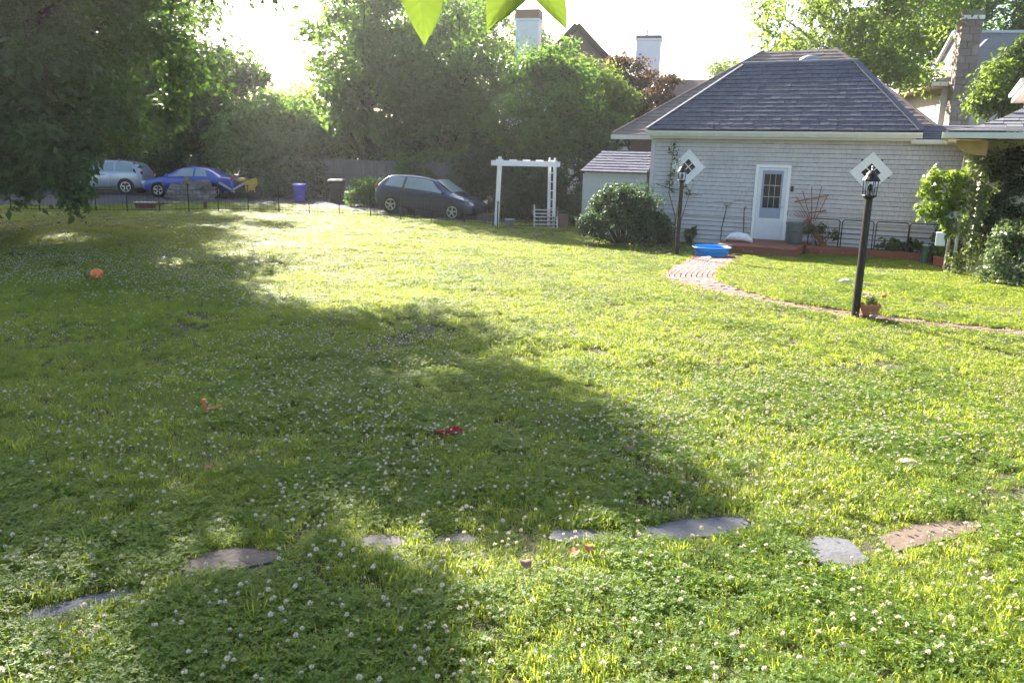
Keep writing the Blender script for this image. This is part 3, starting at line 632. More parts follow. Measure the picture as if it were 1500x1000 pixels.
# climber on the left part of the wall
t = thing('wall_climber', 'thin leafy climber reaching up the shingles by the left diamond window', 'plant', HW(.75, -.1, 0), HA)
m_ = MB()
m_.tube([(.2, 0, -.1), (.15, -.02, .8), (-.1, -.02, 1.5), (-.08, -.02, 2.2), (-.02, -.03, 3.1)], [.018, .015, .012, .009, .005], 6)
m_.tube([(.2, -.02, .0), (.35, -.03, .7), (.55, -.03, 1.5), (.66, -.04, 1.85)], [.012, .01, .008, .004], 5)
m_.tube([(.15, -.02, .2), (.22, -.04, 1.2), (.30, -.04, 1.9)], [.012, .009, .004], 5)
m_.tube([(-.5, -.05, 1.75), (.0, -.05, 1.62), (.6, -.06, 1.5), (.95, -.06, 1.47)], [.01, .01, .008, .005], 5)
m_.build('stems', BARK, t)
q, a = clump_leaves([((jit(.16) - .02, -.08, z), (.13, .06, .13)) for z in (1.6, 1.75, 1.9, 2.05, 2.2, 2.35, 2.5, 2.65, 2.8, 2.95)] + [((.35, -.1, 1.65), (.16, .06, .16)), ((.5, -.1, 1.5), (.14, .06, .14))], 16, .085)
obj('foliage', np_mesh('foliage', q, a), BG, t)
# ------------------------------------------------------------------ main house corner at the right
STUC = nm('cream_stucco', (0.74, 0.68, 0.54), (0.66, 0.60, 0.47), 3, 0.9, 0.25, attr=0)
mh = thing('stucco_house', 'corner of a cream stucco house with flared slate porch roof', 'house', (10.3, 18.4, -0.1), HA)
MB().box(0, 6, 0, 7, -.2, 2.95).build('wall', STUC, mh)
# flared hip roof: eave corner at (ex, ey)
ex, ey, ez = -0.80, -2.0, 3.06
fl = [(0, 0), (.5, .09), (1.0, .30), (1.5, .60), (2.0, 1.0), (2.6, 1.6), (3.2, 2.3)]
rmb = MB(); W = 9.0
for (d, z) in fl: rmb.V += [(ex + d, ey + 9, ez + z), (ex + d, ey + d, ez + z), (ex + W, ey + d, ez + z)]; rmb.A += [.5] * 3
for i in range(len(fl) - 1): rmb.F += [(i * 3 + 1, i * 3 + 2, i * 3 + 5, i * 3 + 4), (i * 3, i * 3 + 1, i * 3 + 4, i * 3 + 3)]
mroof = rmb.build('roof', SLATEB, mh)
SL3 = nm('porch_slate', (0.14, 0.14, 0.16), (0.22, 0.21, 0.22), 5, 0.65, 0.3, attr=0.75)
for i in range(len(fl) - 1):
    (d0, z0), (d1, z1) = fl[i], fl[i + 1]; ln = math.hypot(d1 - d0, z1 - z0); cv = Vector((0, (d1 - d0) / ln, (z1 - z0) / ln)); nv = Vector((0, -cv.z, cv.y))
    courses(mroof, 'shingle', SL3, (0, ey + d0 - .01, ez + z0 + .004), (1, 0, 0), cv, nv, lambda v, d0=d0, d1=d1, ln=ln: ex + d0 + (d1 - d0) * v / ln, lambda v: ex + 5.5, ln, ln / max(1, round(ln / .19)) + 1e-5, .3, .022, limit=40, key=lambda q: q[0])
MB().box(ex - .02, ex + W, ey - .06, ey + .03, ez - .13, ez - .015).box(ex - .06, ex + .03, ey + .031, ey + 9, ez - .13, ez - .015).build('gutter', CREAM, mh)
MB().box(ex + .04, ex + W, ey + .04, ey + 9, ez - .10, ez - .05).build('soffit', nm('soffit_cream', (0.55, 0.50, 0.38), (0.48, .44, .33), 3, .8, attr=0), mh)
br = MB(); bp = [(0, 0), (-1.0, 0), (-.98, -.10), (-.8, -.26), (-.55, -.36), (-.3, -.40), (0, -.40)]   # curved tan bracket under the eave corner
br.prism([(.02 + x * .60, -.9, 2.92 + z * .75) for x, z in bp], (0, .85, 0)); br.build('eave_bracket', nm('tan_bracket', (0.55, 0.40, 0.24), (0.45, .32, .2), 3, .8, attr=0, c3=(.25, .17, .1)), mh)
PIPE = nm('pale_pipe', (0.62, 0.60, 0.55), (0.5, .48, .44), 6, .6, attr=0)
MB().tube([(-.30, -.22, -.05), (-.29, -.22, 1.2), (-.20, -.22, 2.5)], .035, 8).build('downspout', PIPE, mh)
MB().tube([(-.48, -.15, .1), (-.44, -.15, 1.4), (-.36, -.15, 2.75)], .018, 7).build('conduit', nm('grey_pipe', (.38, .36, .35), None, 5, .6, attr=0), mh)
MB().box(-.62, -.36, -.28, -.12, 1.05, 1.42).build('meter_box', nm('meter_grey', (.5, .5, .5), None, 5, .5, attr=0), mh, bevel=.012)
MB().lathe([(.09, 0), (.10, .02), (.09, .10), (.02, .13)], 14, (-.5, -.3, 1.24), axis='y').build('meter_dial', nm('meter_glass', (.6, .62, .62), None, 5, .2, attr=0), mh)
MB().box(-.72, -.52, -.32, -.14, .62, .92).build('utility_box', WHITE, mh, bevel=.012)
up = MB().box(1.1, 6, 3.0, 7, 3.0, 4.2).build('upper_wall', nm('upper_white', (.70, .68, .66), None, 4, .7, attr=0), mh)
MB().box(.68, 6.3, 2.58, 7.2, 4.2, 4.36).box(.6, 6.4, 2.5, 7.3, 4.361, 4.46).build('cornice', WHITE, mh)
MB().add([(.6, 2.5, 4.465), (6.4, 2.5, 4.465), (6.4, 7.3, 4.465), (.6, 7.3, 4.465), (2.6, 4.4, 5.6), (5, 4.4, 5.6), (5, 5.4, 5.6), (2.6, 5.4, 5.6)], [(0, 1, 5, 4), (1, 2, 6, 5), (2, 3, 7, 6), (3, 0, 4, 7), (4, 5, 6, 7)]).build('upper_roof', SL3, mh)
MB().lathe([(.11, 3.5), (.09, 3.54), (.085, 4.15), (.11, 4.199)], 12, (.85, 2.75, 0)).build('column', WHITE, mh)
IVYD = leafmat('ivy_dark', (0.010, 0.028, 0.010), (0.035, 0.07, 0.022), (0.08, 0.15, 0.03), 0.25)
IVYL = leafmat('ivy_light', (0.08, 0.12, 0.035), (0.24, 0.28, 0.12), (0.36, 0.46, 0.10), 0.4)
VINE = leafmat('vine_yellow', (0.08, 0.145, 0.02), (0.17, 0.26, 0.04), (0.36, 0.5, 0.05), 0.45)
def vine(label, clumps, per, size, mat, stems):
    t = thing('climbing_vine', label, 'vine', (10.3, 18.4, -0.1), HA)
    q, a = clump_leaves(clumps, per, size, .08, .4, .75); obj('foliage', np_mesh('foliage', q, a), mat, t)
    m = MB()
    for s in stems: m.tube(s, .012, 5)
    m.build('stems', BARK, t)
vine('dark ivy covering the cream wall under the porch roof', [((.55 + jit(.42), -.12, z), (.22, .10, .22)) for z in np.linspace(.5, 2.7, 22) for _ in range(2)], 70, .085, IVYD, [((.5, -.03, 0), (.6, -.03, 1.5), (.5, -.03, 2.8))])
vine('pale speckled ivy climbing the downspout at the house corner', [((-.14 + jit(.24) + .05 * z, -.36, z), (.20, .16, .18)) for z in np.linspace(.1, 2.65, 34)], 50, .085, IVYL, [((-.2, -.1, 0), (-.1, -.1, 1.3), (-.1, -.1, 2.6))])
vine('bright yellow green vine bulging left of the downspout', [((-.72 + jit(.45), -.2 + jit(.18), 1.72 + jit(.5)), (.22, .18, .2)) for _ in range(40)] + [((-.48 + jit(.12), -.25, z), (.13, .12, .13)) for z in np.linspace(.9, 1.5, 7)], 48, .10, VINE, [((-.4, -.1, .1), (-.5, -.12, 1.0), (-.8, -.15, 1.7)), ((-.4, -.1, .1), (-.45, -.12, 1.3), (-.6, -.15, 2.1))])

# ------------------------------------------------------------------ neighbours
def gable(mb, x0, x1, y0, y1, z0, zr, along='x', ov=.4):
    if along == 'x':
        ym = (y0 + y1) / 2; return mb.add([(x0, y0 - ov, z0), (x1, y0 - ov, z0), (x1, y1 + ov, z0), (x0, y1 + ov, z0), (x0, ym, zr), (x1, ym, zr)], [(0, 1, 5, 4), (2, 3, 4, 5), (1, 2, 5), (3, 0, 4), (3, 2, 1, 0)])
    xm = (x0 + x1) / 2; return mb.add([(x0 - ov, y0, z0), (x1 + ov, y0, z0), (x1 + ov, y1, z0), (x0 - ov, y1, z0), (xm, y0, zr), (xm, y1, zr)], [(3, 0, 4, 5), (1, 2, 5, 4), (0, 1, 4), (2, 3, 5), (3, 2, 1, 0)])
TILE = nm('red_brown_tile', (0.13, 0.085, 0.072), (0.20, 0.13, 0.115), 2.5, .8, .5, attr=.5, stretch=(1, 1, 4), bscale=14)
SWH = nm('white_stucco', (.86, .86, .88), (.78, .78, .80), 2, .9, .15, attr=0)
TIMB = nm('dark_timber', (.035, .025, .02), None, 5, .8, attr=0)
td = thing('tudor_house', 'white half timbered house with brown tiled roofs and white chimneys behind the trees', 'house', (3.2, 50, 0), R(-12))
MB().box(-3.5, 3.8, 0, 9, -.3, 6.4).build('wall', SWH, td)
rf_ = gable(MB(), -3.9, 4.4, -.4, 9.4, 5.6, 9.75, 'y', .5).build('roof', TILE, td)
MB().prism([(-3.6, -.05, 5.6), (3.9, -.05, 5.6), (.2, -.05, 9.3)], (0, .3, 0)).build('gable_wall', SWH, td)
for a_, b_ in (((-3.9, 5.5), (.2, 9.7)), ((4.4, 5.5), (.2, 9.7))): MB().bar((a_[0], -.5, a_[1]), (b_[0], -.5, b_[1]), .12, .35).build('bargeboard', TIMB, td)
for x in (-2.4, -1.1, .2, 1.5, 2.8): MB().box(x - .1, x + .1, -.12, .0, 3.0, 9.2 - abs(x - .2) * 1.1).build('timber', TIMB, td)
for z in (3.0, 4.4, 5.7): MB().box(-3.5, 3.8, -.11, .0, z, z + .2).build('timber', TIMB, td)
for x in (-1.75, 2.15): 
    w_ = MB().box(x - .4, x + .4, -.06, .0, 3.35, 4.3).build('window', WHITE, td)
    for i_ in (-1, 1): MB().box(x + i_ * .2 - .16, x + i_ * .2 + .16, -.075, -.0605, 3.42, 4.23).build('pane', GLASS, w_)
def chimney(t, x, y, w, d, z0, z1, cap, capm, pots=0):
    c = MB().box(x - w / 2, x + w / 2, y - d / 2, y + d / 2, z0, z1).build('chimney', SWH, t)
    MB().box(x - w / 2 - .06, x + w / 2 + .06, y - d / 2 - .06, y + d / 2 + .06, z1 + .001, z1 + .12).build('chimney_band', SWH, c)
    MB().box(x - w / 2 - .04, x + w / 2 + .04, y - d / 2 - .04, y + d / 2 + .04, z1 + .121, z1 + .12 + cap).build('chimney_cap', capm, c)
    for k in range(pots): MB().lathe([(.12, z1 + .1), (.12, z1 + cap + .55), (.15, z1 + cap + .57), (.15, z1 + cap + .65)], 10, (x + k * .4 - .1, y, 0)).build('chimney_pot', nm('pot_brown', (.25, .1, .07), None, 5, .8, attr=0), c)
    return c
BRN = nm('brown_brick', (.28, .16, .10), (.20, .11, .08), 3, .9, .3, attr=0)
chimney(td, -2.65, -.4, 1.35, 1.0, 3.0, 9.9, .5, BRN)
MB().add([(-3.9, -.9, 4), (-2.0, -.9, 4), (-2.0, .1, 4), (-3.9, .1, 4), (-3.7, -.9, 7.2), (-2.0, -.9, 7.2), (-2.0, .1, 7.2), (-3.7, .1, 7.2)], [(4, 5, 6, 7), (0, 1, 5, 4), (1, 2, 6, 5), (2, 3, 7, 6), (3, 0, 4, 7), (3, 2, 1, 0)]).build('chimney_shoulder', SWH, td)
chimney(td, 4.0, 5.2, 1.5, 1.0, 4.0, 9.55, .18, nm('lead_grey', (.12, .13, .13), None, 5, .7, attr=0), 0)
MB().tube([(3.85, 5.2, 9.8), (3.85, 5.2, 10.25)], .05, 6).build('flue', TIMB, td)
wing = gable(MB(), 3.2, 13, 0.0, 6, 5.0, 7.05, 'x', .4).build('wing_roof', TILE, td)
MB().box(3.81, 12.8, .2, 5.8, -.3, 4.98).build('wing_wall', nm('wing_brick', (.12, .075, .06), (.08, .055, .045), 3, .9, .2, attr=0), td)
MB().prism([(5.2, -.6, 4.3), (6.6, -.6, 4.3), (5.9, -.6, 5.4)], (0, 1.0, 0)).build('dormer', SWH, td)
for a_, b_ in (((5.05, 4.15), (5.9, 5.55)), ((6.75, 4.15), (5.9, 5.55))): MB().bar((a_[0], -.65, a_[1]), (b_[0], -.65, b_[1]), .12, .22).build('dormer_bargeboard', TIMB, td)
chimney(td, 12.2, 9.5, 1.4, 1.0, 3.0, 9.1, .3, nm('lead_grey', (.12, .13, .13), None), 1)

nb = thing('cream_house', 'cream clapboard house with grey flared roof and stone chimney behind the right trees', 'house', (20.0, 40, -.3), R(-8))
CL = nm('cream_clapboard', (.62, .58, .48), (.52, .49, .41), 2, .8, attr=.6)
wn_ = MB().box(0, 9, 0, 9, -.2, 6.3).build('wall', nm('cream_sheathing', (.5, .47, .4), None, 2, .8, attr=0), nb)
for k in range(26):
    z = 2.2 + k * .16
    MB().box(-.02, 5, -.05 + .0, -.001, z, z + .15, random.random()).build('clapboard', CL, wn_)
MB().box(-.06, .12, -.07, -.0505, -.2, 6.2).build('corner_board', CREAM, nb)
MB().box(-.12, 9, -.12, -.07, 5.55, 5.85).build('frieze', CREAM, nb)
f2 = [(0, 0), (.5, .12), (1.0, .38), (1.6, .85), (3.4, 2.4)]
r2 = MB()
for d, z in f2: r2.V += [(-.75 + d, 9.75, 6.35 + z), (-.75 + d, -.75 + d, 6.35 + z), (9.75 - d * .2, -.75 + d, 6.35 + z)]; r2.A += [.5] * 3
for i in range(len(f2) - 1): r2.F += [(i * 3 + 1, i * 3 + 2, i * 3 + 5, i * 3 + 4), (i * 3, i * 3 + 1, i * 3 + 4, i * 3 + 3)]
GRF = nm('grey_roof', (.17, .165, .165), (.23, .22, .22), 2.5, .8, .3, attr=0, stretch=(1, 1, 4))
r2.build('roof', GRF, nb)
MB().box(-.72, 9.7, -.72, 9.7, 6.18, 6.33).build('soffit', nm('soffit_tan', (.55, .43, .28), None, 3, .8, attr=0), nb)
MB().box(-.78, 9.7, -.80, -.725, 6.22, 6.38).build('gutter', WHITE, nb)
# upper cross gable
gable(MB(), 1.6, 6.5, 1.0, 7, 7.0, 9.2, 'x', .3).build('gable_roof', GRF, nb)
for a_, b_ in (((1.5, .7, 7.0), (1.5, 4, 9.25)), ((1.5, 7.3, 7.0), (1.5, 4, 9.25))): MB().bar(a_, b_, .16, .12).build('roof_edge', nm('blue_white_trim', (.62, .66, .72), None, 3, .6, attr=0), nb)
MB().bar((1.5, 4, 9.28), (6.6, 4, 9.28), .14, .12).build('ridge', nm('blue_white_trim', (.62, .66, .72), None), nb)
STN = nm('chimney_stone', (.30, .25, .22), (.17, .145, .13), 3, .9, .6, attr=.6, c3=(.36, .32, .3))
ch = bpy.data.objects.new('stone_chimney', None); C.objects.link(ch); ch.parent = nb; ch.location = (.35, -1.2, 0)
for k in range(30):
    for j in range(2):
        z = -.3 + k * .31; o_ = .1 if k % 2 else -.1
        MB().box(-.42 if j == 0 else o_ + .01, (o_ - .01) if j == 0 else .42, -.35 + jit(.015), .35, z, z + .295, random.random()).build('stone', STN, ch)
MB().box(-.46, .46, -.39, .39, 9.0, 9.16).build('chimney_band', WHITE, ch)
MB().box(-.44, .44, -.37, .37, 9.161, 9.4).build('chimney_top', STN, ch)

# ------------------------------------------------------------------ arbor with gate
aL = G(728, 332); aR = G(811, 334)
ab = thing('garden_arbor', 'white wooden garden arbor with ladder sides standing at the lawn edge', 'arbor', (aL.x, aL.y, (aL.z + aR.z) / 2), math.atan2(aR.y - aL.y, aR.x - aL.x))
aw = (aR - aL).length; ah = 2.30
for x, fx in ((0, .14), (aw, -.06)):
    for y in (0, .4):
        dxx = (.09 if x == 0 else .03) if y else 0
        MB().bar((x + (dxx if x == 0 else -dxx), y, -.15), (x + fx * .6 + (dxx if x == 0 else -dxx), y, ah), .085).build('post', WHITE, ab)
    for k in range(6):
        z = .35 + k * .31; f = z / ah; dxx = .09 if x == 0 else -.03
        MB().bar((x + fx * .6 * f, 0.045, z), (x + fx * .6 * f + dxx, .355, z), .05, .03).build('rung', WHITE, ab)
    for y in (0, .4):
        xx = x + fx * .6 + (.09 if x == 0 else -.03) * (y > 0)
        MB().lathe([(.05, ah), (.055, ah + .03), (.03, ah + .06), (.045, ah + .10), (.01, ah + .14)], 10, (xx, y, 0)).build('finial', WHITE, ab)
for y in (-.062, .462): MB().box(-.10, aw + .13, y - .019, y + .019, ah - .18, ah + .0).build('beam', WHITE, ab, bevel=.006)
for k in range(5):
    x = .1 + k * (aw - .15) / 4; MB().box(x, x + .04, -.12, .52, ah + .001, ah + .045).build('cross_slat', WHITE, ab)
gt = thing('garden_gate', 'low black metal gate between the posts of the white arbor', 'gate', (aL.x, aL.y - .12, aL.z - .03), math.atan2(aR.y - aL.y, aR.x - aL.x))
for x in (.02, aw + .08): MB().tube([(x, 0, -.1), (x, 0, .86)], .022, 8).lathe([(.03, .86), (.035, .89), (.01, .92)], 8, (x, 0, 0)).build('gate_post', BLACK, gt)
for z in (.06, .20, .34): MB().tube([(.55, -.02, z), (aw + .06, -.02, z)], .011, 6).build('rail', BLACK, gt)
for k in range(6):
    x = .56 + k * (aw - .52) / 5; MB().tube([(x, -.02, .0), (x, -.02, .36)], .010, 6).build('bar', BLACK, gt)
bxp = G(746, 336)
t = thing('wooden_block', 'small grey wooden box on the ground inside the arbor', 'box', (bxp.x, bxp.y + .35, bxp.z), .1)
OLDW = nm('old_grey_wood', (.20, .18, .165), (.12, .108, .10), 6, .9, .3, attr=.4, stretch=(1, 1, .2))
for k in range(4): MB().box(-.15 + k * .076, -.078 + k * .076, -.1, .1, -.05, .30, random.random()).build('slat', OLDW, t)
MB().box(-.165, .165, -.115, .115, .301, .325).build('top', nm('pale_top', (.5, .47, .43), None, 5, .8, attr=0), t)
st_ = G(800, 337)
t = thing('slatted_steps', 'weathered white wooden slatted steps behind the arbor gate', 'steps', (st_.x, st_.y + .9, st_.z), .0)
PW = nm('weathered_white', (.62, .60, .57), (.42, .40, .38), 7, .85, .2, attr=.5)
for k in range(6):
    MB().box(-.38, .38, -.5 + k * .15, -.38 + k * .15, .02 + k * .115, .055 + k * .115, random.random()).build('slat', PW, t)
for x in (-.405, .405): MB().bar((x, -.55, -.04), (x, .5, .74), .045, .12).build('stringer', PW, t)
MB().box(.46, .80, -.2, .2, -.1, .5).build('side_crate', nm('brown_box', (.2, .14, .11), None, 5, .9, attr=0), t)

# ------------------------------------------------------------------ low black wire fence along the lawn
pxs = [(75, 310.5), (100, 310.5), (141, 311), (187, 311), (234, 311), (277, 310), (320, 309.5), (364, 310), (409, 311), (453, 313), (497, 315.5), (543, 318), (587, 320.5), (632, 324), (680, 328), (722, 332)]
fp = [G(*p) for p in pxs]; fp[0] = fp[1] + (fp[1] - fp[2]) * 1.0; fp.insert(0, fp[0] + (fp[0] - fp[1]))
fe = thing('wire_fence', 'low black picket wire fence along the far edge of the lawn', 'fence', fp[0])
o_ = fp[0]
for i, p in enumerate(fp):
    q = p - o_; pe = MB().tube([q - Vector((0, 0, .2)), q + Vector((0, 0, .93))], .02, 8).build('post', BLACK, fe)
    MB().lathe([(.02, .93), (.034, .955), (.034, .975), (.012, 1.0)], 10, (q.x, q.y, q.z)).build('finial', nm('finial_gloss', (.05, .05, .05), None, 5, .12, attr=0, metal=.6), pe)
for i in range(len(fp) - 1):
    a, b = fp[i] - o_, fp[i + 1] - o_
    for z in (.10, .62, .78): MB().tube([a + Vector((0, 0, z)), b + Vector((0, 0, z))], .009, 5).build('rail', BLACK, fe)
    n_ = max(4, int((b - a).length / .13)); m_ = MB()
    for k in range(1, n_):
        q = a.lerp(b, k / n_); m_.tube([q + Vector((0, 0, .03)), q + Vector((0, 0, .80))], .0045, 4)
    kind(m_.build('pickets', BLACK, fe), 'stuff')
# ------------------------------------------------------------------ vehicles
RUB = nm('tyre_rubber', (.018, .018, .019), None, 8, .85, attr=0)
ALLOY = nm('alloy', (.62, .63, .66), None, 5, .3, metal=.6, attr=0)
TRIMB = nm('black_trim', (.014, .014, .015), None, 5, .5, attr=0)
def lerp_tab(tab, x):
    for a, b in zip(tab, tab[1:]):
        if x <= b[0]:
            f = (x - a[0]) / (b[0] - a[0]); f = max(0, min(1, f)); return [p + (q - p) * f for p, q in zip(a, b)]
    return list(tab[-1])
def car(name, label, loc, rz, ry, paint, tab, wb, glass_x, wind, rw=.315, hatch=True, group=None, spokes=5):
    """tab rows: x, z_bottom, z_belt, halfwidth, z_top, top_halfwidth; x forward"""
    t = thing(name, label, 'car', loc, rz, group); t.rotation_euler = (0, ry, rz); t.rotation_mode = 'XYZ'
    mb = MB(); n = 0
    for x, zb, zl, hw, zt, wt in tab:
        mid = zb + (zl - zb) * .5
        half = [(0, zb), (hw * .80, zb), (hw * .965, zb + .07), (hw, mid), (hw * .985, zl - .02), (hw * .93, zl + .015), (wt, max(zl + .03, zt - .05)), (wt * .82, zt), (0, zt + .012)]
        ring = half + [(-y, z) for y, z in half[-2:0:-1]]; n = len(ring)
        mb.V += [(x, y, z) for y, z in ring]; mb.A += [.5] * n
    for i in range(len(tab) - 1):
        for k in range(n): mb.F.append((i * n + k, i * n + (k + 1) % n, (i + 1) * n + (k + 1) % n, (i + 1) * n + k))
    mb.F.append(tuple(range(n))[::-1]); mb.F.append(tuple((len(tab) - 1) * n + k for k in range(n)))
    mb.build('body', paint, t, smooth=True, sub=2)
    def W(x, f, side, off=.012):
        _, zb, zl, hw, zt, wt = lerp_tab(tab, x); y0, z0, y1, z1 = hw * .94, zl + .02, wt, zt - .05
        return (x, side * (y0 + (y1 - y0) * f + off), z0 + (z1 - z0) * f)
    gm = glassmat('car_glass', (.30, .36, .38), .04)  # pale base colour imitates sky reflected in the windows
    for side in (-1, 1):
        for (xa0, xa1, xb0, xb1) in glass_x:   # lower rear, lower front, upper rear, upper front
            N = 7; V = []
            for k in range(N + 1):
                f = k / N; V += [W(xa0 + (xa1 - xa0) * f, .07, side), W(.5 * (xa0 + xb0) + (.5 * (xa1 + xb1) - .5 * (xa0 + xb0)) * f, .52, side, .022), W(xb0 + (xb1 - xb0) * f, .93, side)]
            g = MB().add(V, [(k * 3 + j, (k + 1) * 3 + j, (k + 1) * 3 + j + 1, k * 3 + j + 1) for k in range(N) for j in range(2)]); g.build('side_window', gm, t, smooth=True)
        for wx in wb:   # arches and wheels
            hw = lerp_tab(tab, wx)[3]
            MB().lathe([(rw + .055, 0), (rw + .055, .012), (.02, .013)], 28, (wx, side * (hw - .004), rw + .01), axis='y').build('wheel_arch', TRIMB, t) if side > 0 else MB().lathe([(rw + .055, 0), (rw + .055, -.012), (.02, -.013)], 28, (wx, side * (hw - .004), rw + .01), axis='y').build('wheel_arch', TRIMB, t)
            wh = bpy.data.objects.new('wheel', None); C.objects.link(wh); wh.parent = t; wh.location = (wx, side * (hw - .07), rw)
            MB().lathe([(rw * .66, -.09), (rw * .9, -.10), (rw, -.07), (rw, .07), (rw * .9, .10), (rw * .66, .09)], 30, axis='y').build('tyre', RUB, wh, smooth=True)
            rm = MB(); yo = side * .092
            for k in range(spokes):
                a = 2 * math.pi * k / spokes + .3; rm.bar((.02 * math.cos(a), yo, .02 * math.sin(a)), (rw * .64 * math.cos(a), yo, rw * .64 * math.sin(a)), .02, rw * .22, up=(0, 1, 0)) if False else rm.bar((.02 * math.cos(a), yo, .02 * math.sin(a)), (rw * .64 * math.cos(a), yo, rw * .64 * math.sin(a)), rw * .17, .025, up=(0, 1, 0))
            rm.lathe([(rw * .68, -.012), (rw * .70, .0), (rw * .68, .012), (rw * .60, .012), (rw * .58, 0), (rw * .60, -.012), (rw * .68, -.012)], 28, (0, yo, 0), axis='y', cap=False).lathe([(rw * .16, -.016), (rw * .16, .016)], 12, (0, yo, 0), axis='y')
            rm.build('rim', ALLOY, wh)
        mx = wind[1] - .22; m0 = W(mx, .06, side, .10)   # mirror
        MB().lathe([(.01, -.10), (.07, -.08), (.085, 0), (.07, .08), (.01, .10)], 10, (m0[0], m0[1], m0[2] + .05), axis='y', sx=.7).build('mirror', paint, t, smooth=True)
        zl = lerp_tab(tab, -.3)[2]; hw = lerp_tab(tab, -.3)[3]
        MB().box(-.42, -.24, side * (hw + .002) - .012, side * (hw + .002) + .012, zl - .12, zl - .09).build('door_handle', TRIMB, t, bevel=.006)
        xf = tab[-1][0]; zf = lerp_tab(tab, xf - .22)[2]; hwf = lerp_tab(tab, xf - .20)[3]
        MB().lathe([(.01, -.05), (.10, -.02), (.115, .03), (.07, .06), (.01, .07)], 14, (xf - .20, side * (hwf - .10), zf - .06), axis='y', sx=1.5, sy=.68).build('headlight', nm('headlight', (.75, .78, .82), None, 5, .12, attr=0, coat=1), t, smooth=True)
        xr = tab[0][0]; zr = lerp_tab(tab, xr + .1)[2]; hwr = lerp_tab(tab, xr + .12)[3]
        MB().lathe([(.01, -.05), (.08, -.03), (.09, .03), (.05, .055), (.01, .06)], 12, (xr + .10, side * (hwr - .06), zr + .02), axis='y', sx=.8, sy=1.0).build('tail_light', nm('tail_red', (.5, .03, .03), None, 5, .2, attr=0), t, smooth=True)
        MB().box(-.66, -.655, side * (lerp_tab(tab, -.66)[3] + .0) - .006, side * lerp_tab(tab, -.66)[3] + .006, .34, lerp_tab(tab, -.66)[2] - .05).build('door_seam', TRIMB, t)
    N = 6; V = []   # windscreen follows the body's top line
    for k in range(N + 1):
        x = wind[0] + (wind[1] - wind[0]) * k / N; _, zb, zl, hw, zt, wt = lerp_tab(tab, x); V += [(x, y * wt * .86, zt + .022 + .02 * (1 - y * y)) for y in (-1, -.5, 0, .5, 1)]
    MB().add(V, [(k * 5 + j, (k + 1) * 5 + j, (k + 1) * 5 + j + 1, k * 5 + j + 1) for k in range(N) for j in range(4)]).build('windscreen', glassmat('windscreen_glass', (.26, .32, .35), .03), t, smooth=True)  # bright sky reflection put into the base colour of the screen
    xf = tab[-1][0]; MB().box(xf - .10, xf + .012, -.5, .5, .34, .50).build('grille', TRIMB, t, bevel=.02)
    return t
HATCH = [(-2.10, .48, .80, .66, .84, .60), (-2.04, .32, .90, .80, .95, .70), (-1.92, .24, .96, .87, 1.08, .72), (-1.66, .22, .97, .885, 1.38, .62), (-1.3, .21, .96, .89, 1.455, .61), (-.6, .20, .94, .89, 1.485, .62), (0, .20, .93, .89, 1.475, .62), (.40, .20, .92, .89, 1.41, .63), (.80, .20, .92, .89, 1.18, .67), (1.13, .21, .90, .89, .985, .72), (1.5, .21, .82, .88, .90, .70), (1.85, .22, .74, .85, .80, .66), (2.04, .27, .64, .75, .67, .60), (2.10, .36, .56, .60, .58, .50)]
rearw = G(573, 313); ca = math.atan2(-1.3, 3.75)
cc = Vector((rearw.x + math.cos(ca) * 1.28 - math.sin(ca) * .8, rearw.y + math.sin(ca) * 1.28 + math.cos(ca) * .8, 0))
zr_, zf_ = tz(rearw.x, rearw.y) + .03, -.16
car('parked_car', 'dark blue grey hatchback parked nose down beside the white arbor', (cc.x, cc.y, (zr_ + zf_) / 2 + .02), ca, math.atan2(zr_ - zf_, 2.6), nm('blue_grey_paint', (.050, .072, .125), (.046, .066, .118), 2, .22, attr=0, coat=.8, metal=.35), HATCH, (-1.28, 1.30), [(-1.62, -.86, -1.46, -.84), (-.78, .86, -.74, .30)], (.44, 1.12))
SUV = [(-2.2, .5, .85, .7, .9, .62), (-2.12, .34, 1.0, .84, 1.06, .74), (-2.0, .28, 1.04, .9, 1.3, .72), (-1.8, .26, 1.04, .91, 1.52, .68), (-1.2, .25, 1.03, .92, 1.60, .68), (-.3, .25, 1.02, .92, 1.60, .68), (.3, .25, 1.01, .92, 1.54, .68), (.75, .25, 1.0, .92, 1.28, .72), (1.05, .25, .99, .92, 1.08, .76), (1.5, .26, .93, .91, 1.0, .74), (1.95, .28, .82, .88, .9, .70), (2.15, .32, .70, .78, .74, .64), (2.2, .42, .6, .62, .62, .55)]
sv = G(135, 287)
car('parked_car', 'silver car half hidden behind the drooping branches at the left', (sv.x - .55, sv.y + 2.4, tz(sv.x, sv.y) + .03), math.pi + R(4), 0, nm('silver_paint', (.48, .53, .60), None, 2, .3, attr=0, coat=.8, metal=.4), SUV, (-1.35, 1.35), [(-1.7, -.9, -1.6, -.88), (-.8, .10, -.78, .08), (.16, .80, .14, .28)], (.34, 1.04), rw=.35)
SEDAN = [(-2.25, .5, .78, .66, .82, .6), (-2.18, .32, .88, .8, .92, .72), (-1.9, .24, .94, .87, .98, .74), (-1.5, .22, .95, .88, 1.02, .72), (-1.1, .21, .95, .89, 1.28, .62), (-.7, .2, .94, .89, 1.40, .60), (0, .2, .93, .89, 1.42, .61), (.4, .2, .92, .89, 1.35, .62), (.8, .2, .92, .89, 1.13, .67), (1.12, .21, .90, .89, .97, .72), (1.6, .22, .82, .87, .89, .70), (2.0, .24, .72, .83, .77, .66), (2.2, .28, .62, .74, .65, .6), (2.25, .36, .55, .6, .57, .5)]
bv = G(232, 289)
